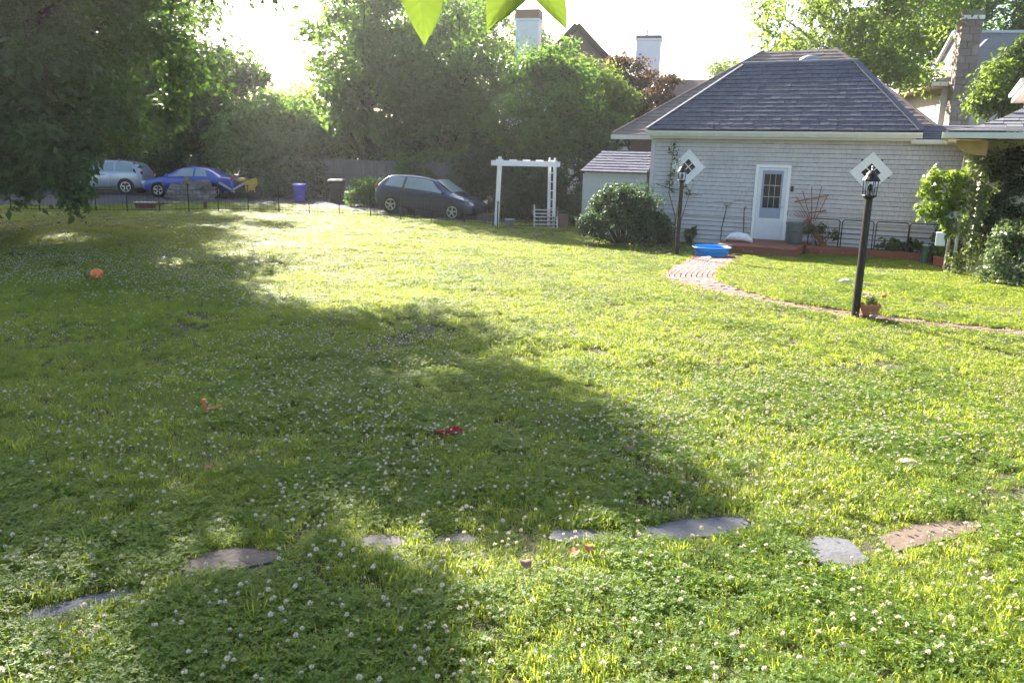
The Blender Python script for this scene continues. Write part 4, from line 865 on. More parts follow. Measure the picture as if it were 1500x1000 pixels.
car('parked_car', 'bright blue car parked behind the brown boulder', (bv.x + 1.5, bv.y + .6, tz(bv.x, bv.y) + .03), math.pi - R(3), 0, nm('bright_blue_paint', (.035, .085, .42), None, 2, .3, attr=0, coat=.8, metal=.2), SEDAN, (-1.35, 1.35), [(-1.0, -.4, -.85, -.4), (-.32, .82, -.3, .28)], (.44, 1.1))
# motorcycle
mp = G(352, 292)
mo = thing('motorcycle', 'yellow sport motorcycle parked right of the boulder', 'motorcycle', (mp.x, mp.y, tz(mp.x, mp.y) + .03), R(12))
YEL = nm('yellow_paint', (.75, .42, .02), None, 4, .3, attr=0, coat=.7); SIL = nm('silver_frame', (.6, .62, .66), None, 4, .35, metal=.5, attr=0)
for x, nme in ((-.70, 'rear_wheel'), (.70, 'front_wheel')):
    w = bpy.data.objects.new(nme, None); C.objects.link(w); w.parent = mo; w.location = (x, 0, .31)
    MB().lathe([(.22, -.05), (.29, -.06), (.31, -.02), (.31, .02), (.29, .06), (.22, .05)], 26, axis='y').build('tyre', RUB, w, smooth=True)
    rm = MB()
    for k in range(6): a = k * math.pi / 3; rm.bar((.02 * math.cos(a), 0, .02 * math.sin(a)), (.22 * math.cos(a), 0, .22 * math.sin(a)), .035, .03, up=(0, 1, 0))
    rm.build('rim', TRIMB, w)
MB().add([(.78, 0, .98), (.62, .15, .95), (.62, -.15, .95), (.85, 0, .72), (.66, .20, .70), (.66, -.20, .70), (.25, .22, .72), (.25, -.22, .72), (.30, .18, .30), (.30, -.18, .30), (.62, .12, .40), (.62, -.12, .40)],
         [(0, 1, 4, 3), (0, 3, 5, 2), (3, 4, 10), (3, 10, 11), (3, 11, 5), (1, 6, 4), (2, 5, 7), (4, 6, 8, 10), (5, 11, 9, 7), (0, 2, 1), (1, 2, 7, 6), (8, 9, 11, 10), (6, 7, 9, 8)]).build('fairing', YEL, mo, bevel=.03)
MB().lathe([(.02, -.26), (.12, -.22), (.17, 0), (.14, .2), (.02, .26)], 12, (.12, 0, .86), axis='y', sx=1.55, sy=.75).build('tank', YEL, mo, smooth=True)
MB().prism([(-.15, -.12, .80), (-.15, .12, .80), (-.85, .06, .95), (-.85, -.06, .95)], (0, 0, .06)).build('seat', TRIMB, mo, bevel=.02)
MB().prism([(-.45, -.1, .74), (-.45, .1, .74), (-.95, .05, .90), (-.95, -.05, .90)], (0, 0, .05)).build('tail_cowl', nm('white_cowl', (.7, .7, .72), None, 4, .4, attr=0), mo, bevel=.02)
MB().bar((-.28, -.16, .42), (.42, -.17, .84), .05, .09).bar((-.28, .16, .42), (.42, .17, .84), .05, .09).build('frame', SIL, mo)
MB().bar((-.28, 0, .40), (-.70, 0, .31), .22, .07).build('swingarm', SIL, mo)
MB().box(-.22, .24, -.16, .16, .26, .60).build('engine', TRIMB, mo, bevel=.03)
for y in (-.09, .09): MB().tube([(.70, y, .31), (.52, y, .92)], .028, 8).build('fork', SIL, mo)
MB().tube([(.46, -.33, .93), (.50, -.12, .95), (.50, .12, .95), (.46, .33, .93)], .016, 8).build('handlebar', TRIMB, mo)
MB().prism([(.80, -.11, .97), (.80, .11, .97), (.60, .09, 1.14), (.60, -.09, 1.14)], (-.01, 0, .01)).build('windshield', glassmat('car_glass'), mo)
for s in (-1, 1): MB().tube([(.55, s * .12, 1.0), (.50, s * .27, 1.10)], .009, 6).lathe([(.01, -.05), (.04, -.02), (.04, .02), (.01, .05)], 8, (.50, s * .29, 1.11), axis='y').build('mirror', TRIMB, mo)
MB().tube([(-.2, -.2, .3), (-.5, -.2, .5), (-.88, -.19, .72)], [.03, .05, .055], 9).build('exhaust', SIL, mo)
MB().bar((-.02, .14, .28), (-.12, .30, .0), .02).build('kickstand', TRIMB, mo)
# boulder
bo = G(275, 293)
m_ = MB(); nA, nB = 26, 12
for i in range(nB + 1):
    for j in range(nA):
        th_ = math.pi / 2 * i / nB; ph = 2 * math.pi * j / nA; d = Vector((math.cos(th_) * math.cos(ph), math.cos(th_) * math.sin(ph), math.sin(th_)))
        from mathutils import noise as mnoise
        r_ = 1 + .30 * mnoise.noise(d * 1.7) + .16 * mnoise.noise(d * 4.0 + Vector((3, 1, 2))) + .07 * mnoise.noise(d * 9)
        m_.V.append((d.x * 1.08 * r_, d.y * .8 * r_, d.z ** .8 * .92 * r_ - .08 if d.z > 0 else -.08)); m_.A.append(.5)
for i in range(nB):
    for j in range(nA): m_.F.append((i * nA + j, i * nA + (j + 1) % nA, (i + 1) * nA + (j + 1) % nA, (i + 1) * nA + j))
b_ = m_.build('boulder', nm('brown_rock', (.27, .22, .19), (.13, .105, .09), 5, .95, .9, attr=0, c3=(.36, .31, .28)), None); b_.location = (bo.x, bo.y + .6, tz(bo.x, bo.y)); tag(b_, 'large grey brown boulder between the blue car and the motorcycle', 'boulder')
# bins
def bin_(label, loc, h, w, mat, rz, wheels=True):
    t = thing('wheeled_bin', label, 'bin', loc, rz)
    MB().add([(-w * .4, -w * .4, .04), (w * .4, -w * .4, .04), (w * .4, w * .42, .04), (-w * .4, w * .42, .04), (-w * .5, -w * .5, h * .86), (w * .5, -w * .5, h * .86), (w * .5, w * .5, h * .86), (-w * .5, w * .5, h * .86)], [(3, 2, 1, 0), (4, 5, 6, 7), (0, 1, 5, 4), (1, 2, 6, 5), (2, 3, 7, 6), (3, 0, 4, 7)]).build('body', mat, t, bevel=.03)
    MB().prism([(-w * .55, -w * .56, h * .865), (-w * .55, w * .55, h * .865), (-w * .55, w * .5, h), (-w * .55, -w * .3, h), (-w * .55, -w * .52, h * .93)], (w * 1.1, 0, 0)).build('lid', mat, t, bevel=.02)
    for s in (-1, 1): MB().lathe([(.10, -.03), (.10, .03)], 14, (0, w * .46, .10), axis='y').build('wheel', RUB, t).location = (s * w * .34, 0, 0)
    MB().tube([(-w * .4, w * .56, h * .9), (-w * .4, w * .64, h * .9), (w * .4, w * .64, h * .9), (w * .4, w * .56, h * .9)], .014, 6).build('handle', mat, t)
    return t
b1 = G(440, 296.5); t = bin_('bright blue recycling bin at the far edge of the driveway', (b1.x, b1.y, tz(b1.x, b1.y)), .84, .52, nm('bin_blue', (.035, .06, .55), None, 4, .45, attr=0), R(5))
m_ = MB()
for k in range(3):
    a0 = math.pi / 2 + k * 2 * math.pi / 3 + .5
    m_.tube([(.09 * math.cos(a0 + j * .5), -.245 + .0, .36 + .11 * math.sin(a0 + j * .5)) for j in range(4)], [.016, .016, .022, .004], 5)
m_.build('recycling_mark', nm('mark_white', (.55, .58, .7), None, 4, .6, attr=0), t).rotation_euler = (R(-5), 0, 0)
b2 = G(492, 298.5); bin_('black wheeled bin in front of the grey board fence', (b2.x, b2.y + .3, tz(b2.x, b2.y)), 1.08, .60, nm('bin_black', (.015, .016, .018), None, 4, .5, attr=0), R(-4))
t = thing('storage_tub', 'low blue plastic tub beside the black wheeled bin', 'tub', (b2.x + .85, b2.y + .2, 0), .2)
MB().lathe([(.20, -.02), (.22, 0), (.28, .28), (.31, .285), (.31, .30), (.27, .30), (.21, .03), (.01, .03)], 18, sx=1.25).build('tub', nm('tub_blue', (.04, .06, .38), None, 4, .5, attr=0), t)
MB().box(-.16, .1, -.1, .1, .1, .36).build('contents', nm('tub_brown', (.16, .09, .07), None, 4, .8, attr=0), t)
rp = G(205, 307)
t = thing('flower_trough', 'small red brown trough with white rim on the grass by the wire fence', 'planter', (rp.x, rp.y + .5, 0), .05)
MB().add([(-.30, -.13, -.03), (.30, -.13, -.03), (.30, .13, -.03), (-.30, .13, -.03), (-.36, -.16, .22), (.36, -.16, .22), (.36, .16, .22), (-.36, .16, .22)], [(3, 2, 1, 0), (4, 5, 6, 7), (0, 1, 5, 4), (1, 2, 6, 5), (2, 3, 7, 6), (3, 0, 4, 7)]).build('trough', nm('trough_red', (.24, .09, .065), None, 5, .7, attr=0), t)
MB().box(-.39, .39, -.19, .19, .2205, .26).build('rim', nm('rim_grey', (.55, .53, .5), None, 5, .7, attr=0), t)
q, a = clump_leaves(cl(5, 0, 0, .30, .25, .08, .02, .06), 14, .06); obj('foliage', np_mesh('foliage', q, a), BG, t)
rp2 = G(301, 306)
t = thing('short_stake', 'short red brown wooden stake standing behind the wire fence', 'stake', (rp2.x, rp2.y, 0), 0)
MB().box(-.06, .06, -.04, .04, -.1, .24).add([(-.06, -.04, .24), (.06, -.04, .24), (.06, .04, .24), (-.06, .04, .24), (0, 0, .29)], [(0, 1, 4), (1, 2, 4), (2, 3, 4), (3, 0, 4)]).build('wood', nm('stake_wood', (.2, .09, .07), None, 5, .8, attr=0), t)
# board fence at the back
bf0 = Vector((-9.7, 41.5, 0)); bf1 = Vector((-1.5, 37.0, 0)); L_ = (bf1 - bf0).length
bf = thing('board_fence', 'tall weathered grey board fence behind the bins and the hatchback', 'fence', bf0, math.atan2(bf1.y - bf0.y, bf1.x - bf0.x))
x = 0
while x < L_:
    w = .135 * random.uniform(.9, 1.1); MB().box(x, x + w, -.012 + jit(.004), .012, .03, 1.92 + jit(.02), random.random()).build('board', OLDW, bf); x += w + .008
for z in (.45, 1.15, 1.78): MB().box(0, L_, -.055, -.017, z, z + .085, .8).build('rail', OLDW, bf)
for k in range(6): MB().box(k * L_ / 5 - .05, k * L_ / 5 + .05, .014, .11, -.2, 2.0).build('post', OLDW, bf)
# ------------------------------------------------------------------ trees
L_DARK = leafmat('leaf_dark', (0.017, 0.044, 0.016), (0.058, 0.108, 0.034), (0.17, 0.31, 0.045), 0.42)
L_MID = leafmat('leaf_mid', (0.024, 0.070, 0.020), (0.080, 0.165, 0.038), (0.26, 0.46, 0.06), 0.5)
L_LIGHT = leafmat('leaf_light', (0.05, 0.095, 0.02), (0.12, 0.19, 0.04), (0.34, 0.48, 0.06), 0.48)
L_YEL = leafmat('leaf_yellow', (0.09, 0.13, 0.02), (0.20, 0.24, 0.04), (0.55, 0.58, 0.08), 0.5)
L_PURP = leafmat('leaf_bronze', (0.020, 0.015, 0.010), (0.062, 0.040, 0.022), (0.17, 0.09, 0.035), 0.4)
def at0(x, y, z=None): return (x, y, tz(x, y) if z is None else z)
# A: spreading tree at the left with branches drooping almost to the grass
cs = crown_clumps((1.9, -.5, 7.2), (6.0, 5.8, 5.6), 200, 1.0)
cs += crown_clumps((6.6, -3.8, 6.9), (3.9, 3.2, 1.3), 85, .9)  # unseen crown above the frame, placed to cast the lawn shadow
cs += crown_clumps((.6, -1.5, 3.8), (7.4, 4.8, 2.6), 140, .85)
for _ in range(60): cs.append(((RNG.uniform(-3.0, 6.6), RNG.uniform(-6.3, -2.9), RNG.uniform(2.3, 4.2)), (.75, .65, .5)))
for _ in range(44): cs.append(((RNG.uniform(-2.0, 2.7), RNG.uniform(-6.3, -3.5), RNG.uniform(1.0, 2.2)), (.6, .5, .32)))
for _ in range(18): cs.append(((RNG.uniform(-1.5, 1.6), RNG.uniform(-6.3, -4.6), RNG.uniform(.35, 1.1)), (.45, .4, .22)))
for _ in range(9): cs.append(((RNG.uniform(4.6, 7.6), RNG.uniform(-6.4, -5.4), RNG.uniform(1.5, 2.6)), (.42, .35, .2)))
for _ in range(14): cs.append(((10.2 + RNG.uniform(-1.0, 1.0), -5.1 + RNG.uniform(-.8, .8), 7.2 + RNG.uniform(-.4, .4)), (.7, .65, .45)))  # unseen clumps far from the trunk, shaping the shadow edge
for _ in range(9): cs.append(((10.7 + RNG.uniform(-.8, .8), -6.3 + RNG.uniform(-.7, .7), 7.2 + RNG.uniform(-.3, .3)), (.65, .6, .4)))  # more unseen clumps, added for the tip of the lawn shadow
for _ in range(10): cs.append(((RNG.uniform(3.4, 6.6), RNG.uniform(-6.4, -5.6), RNG.uniform(1.0, 2.3)), (.4, .34, .18)))
for _ in range(5): cs.append(((9.2 + RNG.uniform(-.8, .8), -7.8 + RNG.uniform(-.7, .7), 7.8 + RNG.uniform(-.4, .4)), (.6, .6, .5)))  # unseen clumps added for shadow patches on the near lawn
tree('spreading_tree', 'huge dark tree at the left with branches drooping down to the grass', at0(-15.9, 23.5), cs, 290, .18, L_DARK, trunk_r=.34, trunk_top=(.4, .3, 9.5), limbs=34, hang=.5)
# trees behind the cars
BT = 'trees behind the driveway'
tree('background_tree', 'dark tree behind the silver car at the far left', at0(-25.8, 50), crown_clumps((0, 0, 11), (7.2, 4, 11), 290, 1.6), 210, .32, L_DARK, .3, limbs=12, group=BT)  # crown raised above the frame to shade the far-left lawn
tree('background_tree', 'dark tree directly behind the blue car', at0(-18.8, 49), crown_clumps((0, 0, 4.5), (4.3, 3.5, 4.2), 115, 1.2), 210, .30, L_DARK, .28, limbs=12, group=BT)
tree('background_tree', 'low dense tree with sunlit top behind the motorcycle', at0(-12.9, 45), crown_clumps((0, 0, 2.6), (3.6, 2.6, 2.5), 85, .95), 220, .25, L_MID, .22, limbs=10, group=BT)
tree('background_tree', 'tallest dark tree rising behind the crown of the drooping tree at the left edge', at0(-35, 48), crown_clumps((0, 0, 11), (7, 4, 10.5), 230, 1.7), 190, .36, L_DARK, .35, limbs=12, group=BT)  # tree added to shade the far left of the lawn
tree('background_tree', 'tall dark tree far behind the silver and blue cars', at0(-30, 62), crown_clumps((0, 0, 6.5), (9, 4, 6.4), 130, 1.9), 170, .42, L_DARK, .3, limbs=12, group=BT)
tree('background_tree', 'sunlit yellow green tree below the bright gap of sky', at0(-17.2, 60), crown_clumps((0, 0, 4.6), (3.6, 3.2, 3.0), 52, 1.0), 170, .26, L_YEL, .2, limbs=10, group=BT)
tree('background_tree', 'tall tree right of the bright sky gap, behind the bins', at0(-8.0, 45), crown_clumps((0, 0, 7.4), (4.0, 3.8, 5.0), 105, 1.1) + crown_clumps((.5, -1, 3.0), (4, 3, 2.4), 30, 1.0), 230, .26, L_MID, .34, limbs=16, group=BT)
tree('background_tree', 'tall dense tree behind the hatchback, left of the white chimney', at0(-3.4, 43), crown_clumps((0, 0, 6.0), (3.7, 3.4, 4.4), 90, 1.05) + crown_clumps((.5, -1, 2.6), (3.6, 2.4, 2.2), 34, .9), 230, .24, L_MID, .3, limbs=16, group=BT)
tree('background_tree', 'far tree top rising beside the white chimney', at0(-4.5, 60), crown_clumps((0, 0, 11.0), (4.4, 3.6, 3.6), 60, 1.2) + crown_clumps((5.2, 2, 9.6), (1.6, 1.6, 2.4), 20, 1.0), 170, .30, L_LIGHT, .3, limbs=12, group=BT)
tree('garden_tree', 'leafy tree with bright green top behind the white arbor', at0(1.6, 36.5), crown_clumps((0, 0, 3.9), (2.9, 2.3, 2.9), 85, .8) + crown_clumps((-.2, -.4, 6.3), (1.2, 1.0, 1.0), 12, .55), 240, .19, L_MID, .2, limbs=16)
tree('garden_tree', 'sunny light green tree between the white arbor tree and the bronze maple', at0(3.7, 38.5), crown_clumps((0, 0, 5.0), (1.9, 1.8, 2.2), 46, .65), 220, .18, L_LIGHT, .16, limbs=12)
tree('bronze_maple', 'bronze purple leaved maple in front of the brown tiled roof', at0(6.3, 41), crown_clumps((0, 0, 4.8), (2.5, 2.0, 2.4), 72, .75, flat=.45) + crown_clumps((-1.5, -.2, 6.6), (1.0, .8, .9), 9, .5), 200, .18, L_PURP, .18, limbs=14)
tree('far_tree', 'small pale tree far behind, left of the capped chimney pot', at0(21.4, 88), crown_clumps((0, 0, 10.2), (2.6, 2.2, 2.9), 28, 1.0), 130, .32, L_LIGHT, .22, limbs=8)
tree('far_tree', 'faint pale tree top just above the red wing roof', at0(14.6, 84), crown_clumps((0, 0, 9.0), (2.8, 2.2, 1.6), 20, .8), 110, .32, L_LIGHT, .2, limbs=6)
tree('right_tree', 'large sunlit tree with pale limbs rising behind the carriage house', at0(15.6, 40, -.2), crown_clumps((0, 0, 8.4), (4.9, 4.0, 5.2), 125, 1.0) + crown_clumps((.6, -1, 4.4), (2.2, 1.8, 2.0), 22, .8), 210, .22, L_LIGHT, .32, trunk_top=(1.6, 0, 10.5), bark=BARKP, limbs=22)
tree('right_tree', 'tall tree at the top right corner behind the stone chimney', at0(26, 52, -.2), crown_clumps((0, 0, 11.2), (7.0, 4.5, 4.6), 95, 1.3), 190, .30, L_MID, .36, limbs=16)
tree('right_tree', 'light green tree in front of the cream clapboard house', at0(17.4, 30, -.1), crown_clumps((0, 0, 5.0), (1.7, 1.4, 1.5), 42, .55) + crown_clumps((.8, .3, 6.3), (.8, .7, .8), 12, .5), 190, .16, L_LIGHT, .14, limbs=14)
bush('dark shrub under the trees at the driveway edge, left of the blue bin', at0(-11.6, 40), 1.8, 1.0, 1.25, 40, .34, 110, .13, BUSH, 'shrub')
bush('small dark shrub between the motorcycle and the blue bin', at0(-13.0, 41.5), 1.2, .9, 1.5, 24, .34, 110, .13, BUSH, 'shrub')
bush('rounded shrub behind the rear bumper of the hatchback', at0(-6.2, 35.4), 1.15, .9, 1.45, 36, .30, 120, .11, L_MID, 'shrub')
bush('broad dark shrub seen through the white arbor', at0(.9, 32.4), 1.5, 1.0, 2.3, 60, .36, 190, .12, BUSH, 'shrub')
bush('tall dark shrub between the hatchback nose and the arbor', at0(-1.7, 35.6), 1.6, 1.1, 3.0, 60, .40, 190, .13, BUSH, 'shrub')
bush('dark shrub between the white arbor and the shed', at0(2.9, 31.0), 1.0, .9, 2.0, 44, .34, 190, .12, BUSH, 'shrub')
bush('leafy thicket hiding the grey fence behind the hatchback', at0(-4.4, 39.0), 1.5, .9, 2.9, 40, .45, 150, .15, L_MID, 'shrub')
bush('dark thicket at the far left behind the silver car', at0(-25, 43.5), 3.4, 1.2, 2.6, 50, .6, 130, .2, BUSH, 'shrub')
bush('dark thicket between the silver car and the blue car', at0(-18.6, 44.6), 2.6, 1.1, 2.7, 44, .55, 130, .2, BUSH, 'shrub')
bush('tall dark thicket rising behind the left end of the grey board fence', at0(-10.6, 46.5), 3.4, 1.4, 5.2, 60, .7, 170, .22, BUSH, 'shrub')
bush('tall dark thicket rising behind the middle of the grey board fence', at0(-5.4, 44.6), 3.0, 1.3, 5.0, 56, .7, 170, .22, BUSH, 'shrub')
bush('tall dark thicket behind the hatchback nose and the arbor', at0(-.4, 40.5), 2.8, 1.3, 4.4, 56, .65, 170, .2, BUSH, 'shrub')
bush('high dark thicket behind the motorcycle and the boulder', at0(-15.5, 52.5), 4.4, 1.5, 5.4, 64, .8, 170, .24, BUSH, 'shrub')
bush('high dark thicket far behind the silver car', at0(-26, 56), 6.5, 1.6, 6.5, 80, 1.0, 170, .28, BUSH, 'shrub')
bush('dark shrub filling the gap between the arbor and the shed roof', at0(3.6, 34.6), 1.5, 1.0, 3.4, 50, .42, 180, .13, BUSH, 'shrub')
bush('distant dark thicket glimpsed below the bright sky gap', at0(-17, 66), 7, 2, 5.8, 80, 1.2, 150, .34, BUSH, 'shrub')
bush('distant dark thicket glimpsed between the trunks behind the board fence', at0(-5.5, 64), 6.5, 2, 7.5, 80, 1.2, 150, .34, BUSH, 'shrub')
bush('dark leafy shrub covering the left end of the grey board fence', at0(-10.3, 40.6), 1.1, .8, 2.3, 34, .36, 150, .14, BUSH, 'shrub')
bush('small sunlit shrub below the eave beside the bronze maple', at0(5.3, 33.5), .9, .8, 3.1, 34, .36, 150, .13, L_YEL, 'shrub')
# leafy twig hanging in front of the camera
tw = thing('leafy_twig', 'three bright backlit green leaves hanging from a twig at the top edge', 'twig', (0.0, 1.05, 2.56))
MB().tube([(.42, .10, .20), (.20, .04, .10), (.0, .0, .055), (-.12, -.02, .04), (-.16, -.02, .03)], [.006, .005, .004, .003, .002], 7).build('stem', nm('twig_bark', (.16, .13, .06), None, 20, .8, attr=0), tw)
LN = leafmat('near_leaf', (.045, .085, .012), (.085, .14, .02), (.165, .24, .03), .6, rough=.5, scale=30)
def near_leaf(base, tip, w, n_, curl):
    base, tip = Vector(base), Vector(tip); ax = tip - base; ln = ax.length; ax.normalize(); nv = Vector(n_); sd = ax.cross(nv).normalized(); nv = sd.cross(ax)
    m = MB(); K = 42; Sn = 16
    prof = [0, .42, .72, .90, .99, 1.0, .98, .94, .88, .80, .69, .55, .37, .17, 0.0]
    for i in range(K + 1):
        f = i / K; t_ = f * 14; j_ = min(13, int(t_)); hw = (prof[j_] + (prof[j_ + 1] - prof[j_]) * (t_ - j_)) * w / 2
        c = base + ax * ln * f + nv * curl * math.sin(f * 2.4)
        for k in range(Sn + 1):
            s = k / Sn * 2 - 1; vein = max(0, 1 - abs(((f * 9 - abs(s) * 1.6) % 1) - .5) * 6)   # side veins sweep forward from the midrib
            m.V.append(tuple(c + sd * hw * s + nv * (abs(s) * hw * .30 + .0007 * vein + .0016 * math.sin(f * 7 + s * 2.5) * abs(s)))); m.A.append(max(0, min(1, .78 - .6 * vein * (abs(s) > .04) - (.5 if abs(s) < .06 else 0) + .12 * math.sin(f * 5 + s * 3))))
    for i in range(K):
        for j in range(Sn): m.F.append((i * (Sn + 1) + j, i * (Sn + 1) + j + 1, (i + 1) * (Sn + 1) + j + 1, (i + 1) * (Sn + 1) + j))
    o = m.build('leaf', LN, tw, smooth=True)
    MB().tube([base - ax * .02, base], .0012, 5).build('leaf_stalk', LN, o)
def tl(px, py, Y): p = P(px, py, Y); return (p.x - 0, p.y - 1.05, p.z - 2.56)
near_leaf(tl(612, -62, 1.03), tl(621, 70, 1.0), .053, (.25, -1, .1), .006)
near_leaf(tl(790, -62, 1.05), tl(712, 48, 1.0), .056, (-.25, -1, .2), .005)
near_leaf(tl(765, -70, 1.05), tl(833, 42, 1.02), .046, (.5, -1, .3), -.006)

# ------------------------------------------------------------------ stepping stones and things lying on the lawn
STONES = [
    ('blue_flagstone', 'smooth blue grey stepping stone at the lower left, nearest the left edge', [(22, 905), (48, 888), (120, 872), (185, 857), (212, 862), (206, 876), (130, 896), (55, 918)], 'b'),
    ('cracked', 'cracked brown stepping stone at the lower left', [(255, 832), (292, 808), (345, 799), (410, 805), (415, 818), (352, 832), (300, 844)], 'c'),
    ('small', 'small pinkish stepping stone at the left of the middle pair', [(522, 796), (530, 783), (560, 778), (592, 784), (596, 795), (565, 803)], 'p'),
    ('small', 'small pinkish stepping stone at the right of the middle pair', [(636, 790), (645, 780), (680, 778), (697, 785), (694, 796), (650, 799)], 'p'),
    ('mid', 'grassed over grey stepping stone left of the long slab', [(800, 792), (812, 781), (860, 778), (895, 784), (896, 796), (830, 800)], 'b'),
    ('slab', 'long pale grey stepping slab at the end of the shadow edge', [(930, 797), (940, 778), (1000, 767), (1090, 761), (1098, 774), (1085, 788), (1000, 797)], 'b'),
    ('pale', 'pale grey triangular stepping stone between the long slab and the brown stone', [(1170, 797), (1200, 788), (1245, 795), (1275, 825), (1240, 838), (1195, 832)], 'b'),
    ('brown', 'flat brown stepping stone at the lower right', [(1285, 787), (1330, 770), (1395, 760), (1440, 765), (1430, 780), (1370, 795), (1310, 808)], 'o')]
SM = {'b': nm('bluestone', (.125, .128, .14), (.085, .088, .098), 6, .9, .35, attr=0, c3=(.095, .088, .075)), 'c': nm('brownstone', (.14, .115, .095), (.085, .07, .058), 7, .9, .6, attr=0, c3=(.16, .14, .12)), 'p': nm('pinkstone', (.15, .13, .12), (.105, .09, .085), 7, .85, .3, attr=0), 'o': nm('sandstone', (.16, .115, .085), (.12, .088, .066), 6, .9, .4, attr=0, c3=(.11, .09, .075))}
STONE_POLYS = []
for nme, lab, poly, mk in STONES:
    pts = [G(x, y) for x, y in poly]; c = sum(pts, Vector()) / len(pts); n = len(pts)
    zt = max(gz(c.x, c.y), gz(c.x + .12, c.y), gz(c.x - .12, c.y)) + .010
    t = thing('stepping_stone', lab, 'stepping stone', (c.x, c.y, zt), 0, 'stepping stones across the lawn')
    fine = []
    for i in range(n):
        a, b = pts[i], pts[(i + 1) % n]
        for k in range(3):
            q = a.lerp(b, k / 3) - c; fine.append(Vector((q.x + jit(.008), q.y + jit(.008), 0)))
    STONE_POLYS.append(np.array([(c.x + p.x, c.y + p.y) for p in fine]))
    cracks = [fine]
    if mk == 'c':    # three pieces split along two cracks
        k1, k2, k3 = 0, 8, 14; ce = Vector((.03, .02, 0)); g = .008
        def pc(a, b):
            seg = [fine[i % len(fine)] for i in range(a, b + 1)] + [ce]; m = sum(seg, Vector()) / len(seg); return [m + (p - m) * .975 for p in seg]
        cracks = [pc(k1, k2), pc(k2, k3), pc(k3, len(fine))]
    for i, f in enumerate(cracks):
        m = MB(); N = len(f); top = [p * 1.0 for p in f]
        m.V = [(p.x, p.y, -.06) for p in f] + [(p.x, p.y, -.008) for p in f] + [(p.x * .96, p.y * .96, .002 * i) for p in f] + [(sum(p.x for p in f) / N, sum(p.y for p in f) / N, .004)]; m.A = [.5] * len(m.V)
        for j in range(N):
            k = (j + 1) % N; m.F += [(j, k, N + k, N + j), (N + j, N + k, 2 * N + k, 2 * N + j), (2 * N + j, 2 * N + k, 3 * N)]
        m.build('slab' if len(cracks) == 1 else 'piece', SM[mk], t)
bp_ = G(143, 411)
m_ = MB().lathe([(.10 * math.sin(math.pi * i / 14) + .0005, .10 - .10 * math.cos(math.pi * i / 14)) for i in range(15)], 24)
o = m_.build('ball', nm('orange_rubber', (.75, .20, .045), (.65, .16, .04), 6, .5, attr=0), None, smooth=True); o.location = (bp_.x, bp_.y, gz(bp_.x, bp_.y) + .01); tag(o, 'orange ball lying in the shaded grass at the left', 'ball')
def crumple(name, label, cat, px, py, sx, sy, h, mat, seed, extra=None):
    p = G(px, py); m = MB(); r = random.Random(seed); nx_, ny_ = 13, 9
    for i in range(nx_):
        for j in range(ny_):
            u = i / (nx_ - 1) * 2 - 1; v = j / (ny_ - 1) * 2 - 1; e = max(0, 1 - u * u) * max(0, 1 - v * v)
            m.V.append((u * sx + r.uniform(-.1, .1) * sx, v * sy * (1 - .4 * abs(u)) + r.uniform(-.1, .1) * sy, h * (e ** .5) * r.uniform(.55, 1.1))); m.A.append(r.random())
    for i in range(nx_ - 1):
        for j in range(ny_ - 1): m.F.append((i * ny_ + j, (i + 1) * ny_ + j, (i + 1) * ny_ + j + 1, i * ny_ + j + 1))
    t = thing(name, label, cat, (p.x, p.y, gz(p.x, p.y) + .022), 0); m.build('fabric', mat, t, smooth=True)
    if extra: extra(t)
RED = nm('red_fabric', (.36, .014, .028), (.25, .01, .02), 8, .7, attr=.3)
crumple('cloth_toy', 'crumpled red toy lying in the middle of the shaded lawn', 'toy', 666, 640, .075, .05, .075, RED, 2, lambda t: MB().tube([(-.07, 0, .03), (-.13, .01, .02), (-.17, .0, .03)], [.018, .012, .006], 7).build('strap', RED, t))
ORG = nm('orange_plastic', (.72, .16, .06), None, 6, .5, attr=0)
p = G(309, 607); t = thing('toy_scoop', 'small orange red plastic toy in the shaded grass left of the red toy', 'toy', (p.x, p.y, gz(p.x, p.y) + .03), .3)
MB().tube([(-.03, 0, .015), (-.05, 0, .05), (-.052, .004, .085)], [.012, .010, .013], 8).lathe([(.012, .0), (.022, .006), (.020, .018), (.005, .022)], 10, (-.053, .004, .08)).build('handle', ORG, t)
MB().prism([(-.05, -.03, 0), (.07, -.035, .0), (.10, 0, .03), (.07, .035, 0), (-.05, .03, 0)], (0, 0, .018)).build('blade', ORG, t, bevel=.004)
crumple('paper_scrap', 'crumpled pale pink paper lying on the sunlit lawn at the right', 'paper', 1328, 682, .085, .06, .03, nm('pink_paper', (.72, .52, .42), (.66, .46, .36), 9, .8, attr=.3), 5)
crumple('white_scrap', 'small white scrap on the lawn left of the nearer lamp post', 'scrap', 1238, 414, .12, .07, .06, nm('pale_scrap', (.62, .60, .62), (.45, .43, .45), 9, .8, attr=.4), 9)
def dry_leaf(label, px, py, s, mat):
    p = G(px, py); t = thing('fallen_leaf', label, 'leaf', (p.x, p.y, gz(p.x, p.y) + .055), random.uniform(0, 6))
    m = MB(); K = 6
    for i in range(K + 1):
        f = i / K; w = math.sin(math.pi * f) * .42 * s
        for sgn in (-1, 0, 1): m.V.append(((f - .5) * s, sgn * w, .012 * math.sin(f * 5) + abs(sgn) * .25 * w)); m.A.append(.5)
    for i in range(K):
        for j in range(2): m.F.append((i * 3 + j, (i + 1) * 3 + j, (i + 1) * 3 + j + 1, i * 3 + j + 1))
    m.build('blade', mat, t, smooth=True); MB().tube([(-.5 * s, 0, 0), (-.72 * s, .02 * s, .01)], .0015, 5).build('stalk', mat, t)
DL = nm('dry_leaf_orange', (.55, .21, .06), (.42, .15, .05), 20, .7, attr=0); DR = nm('dry_leaf_red', (.38, .08, .06), None, 20, .7, attr=0); DB = nm('dry_leaf_brown', (.24, .14, .09), None, 20, .8, attr=0)
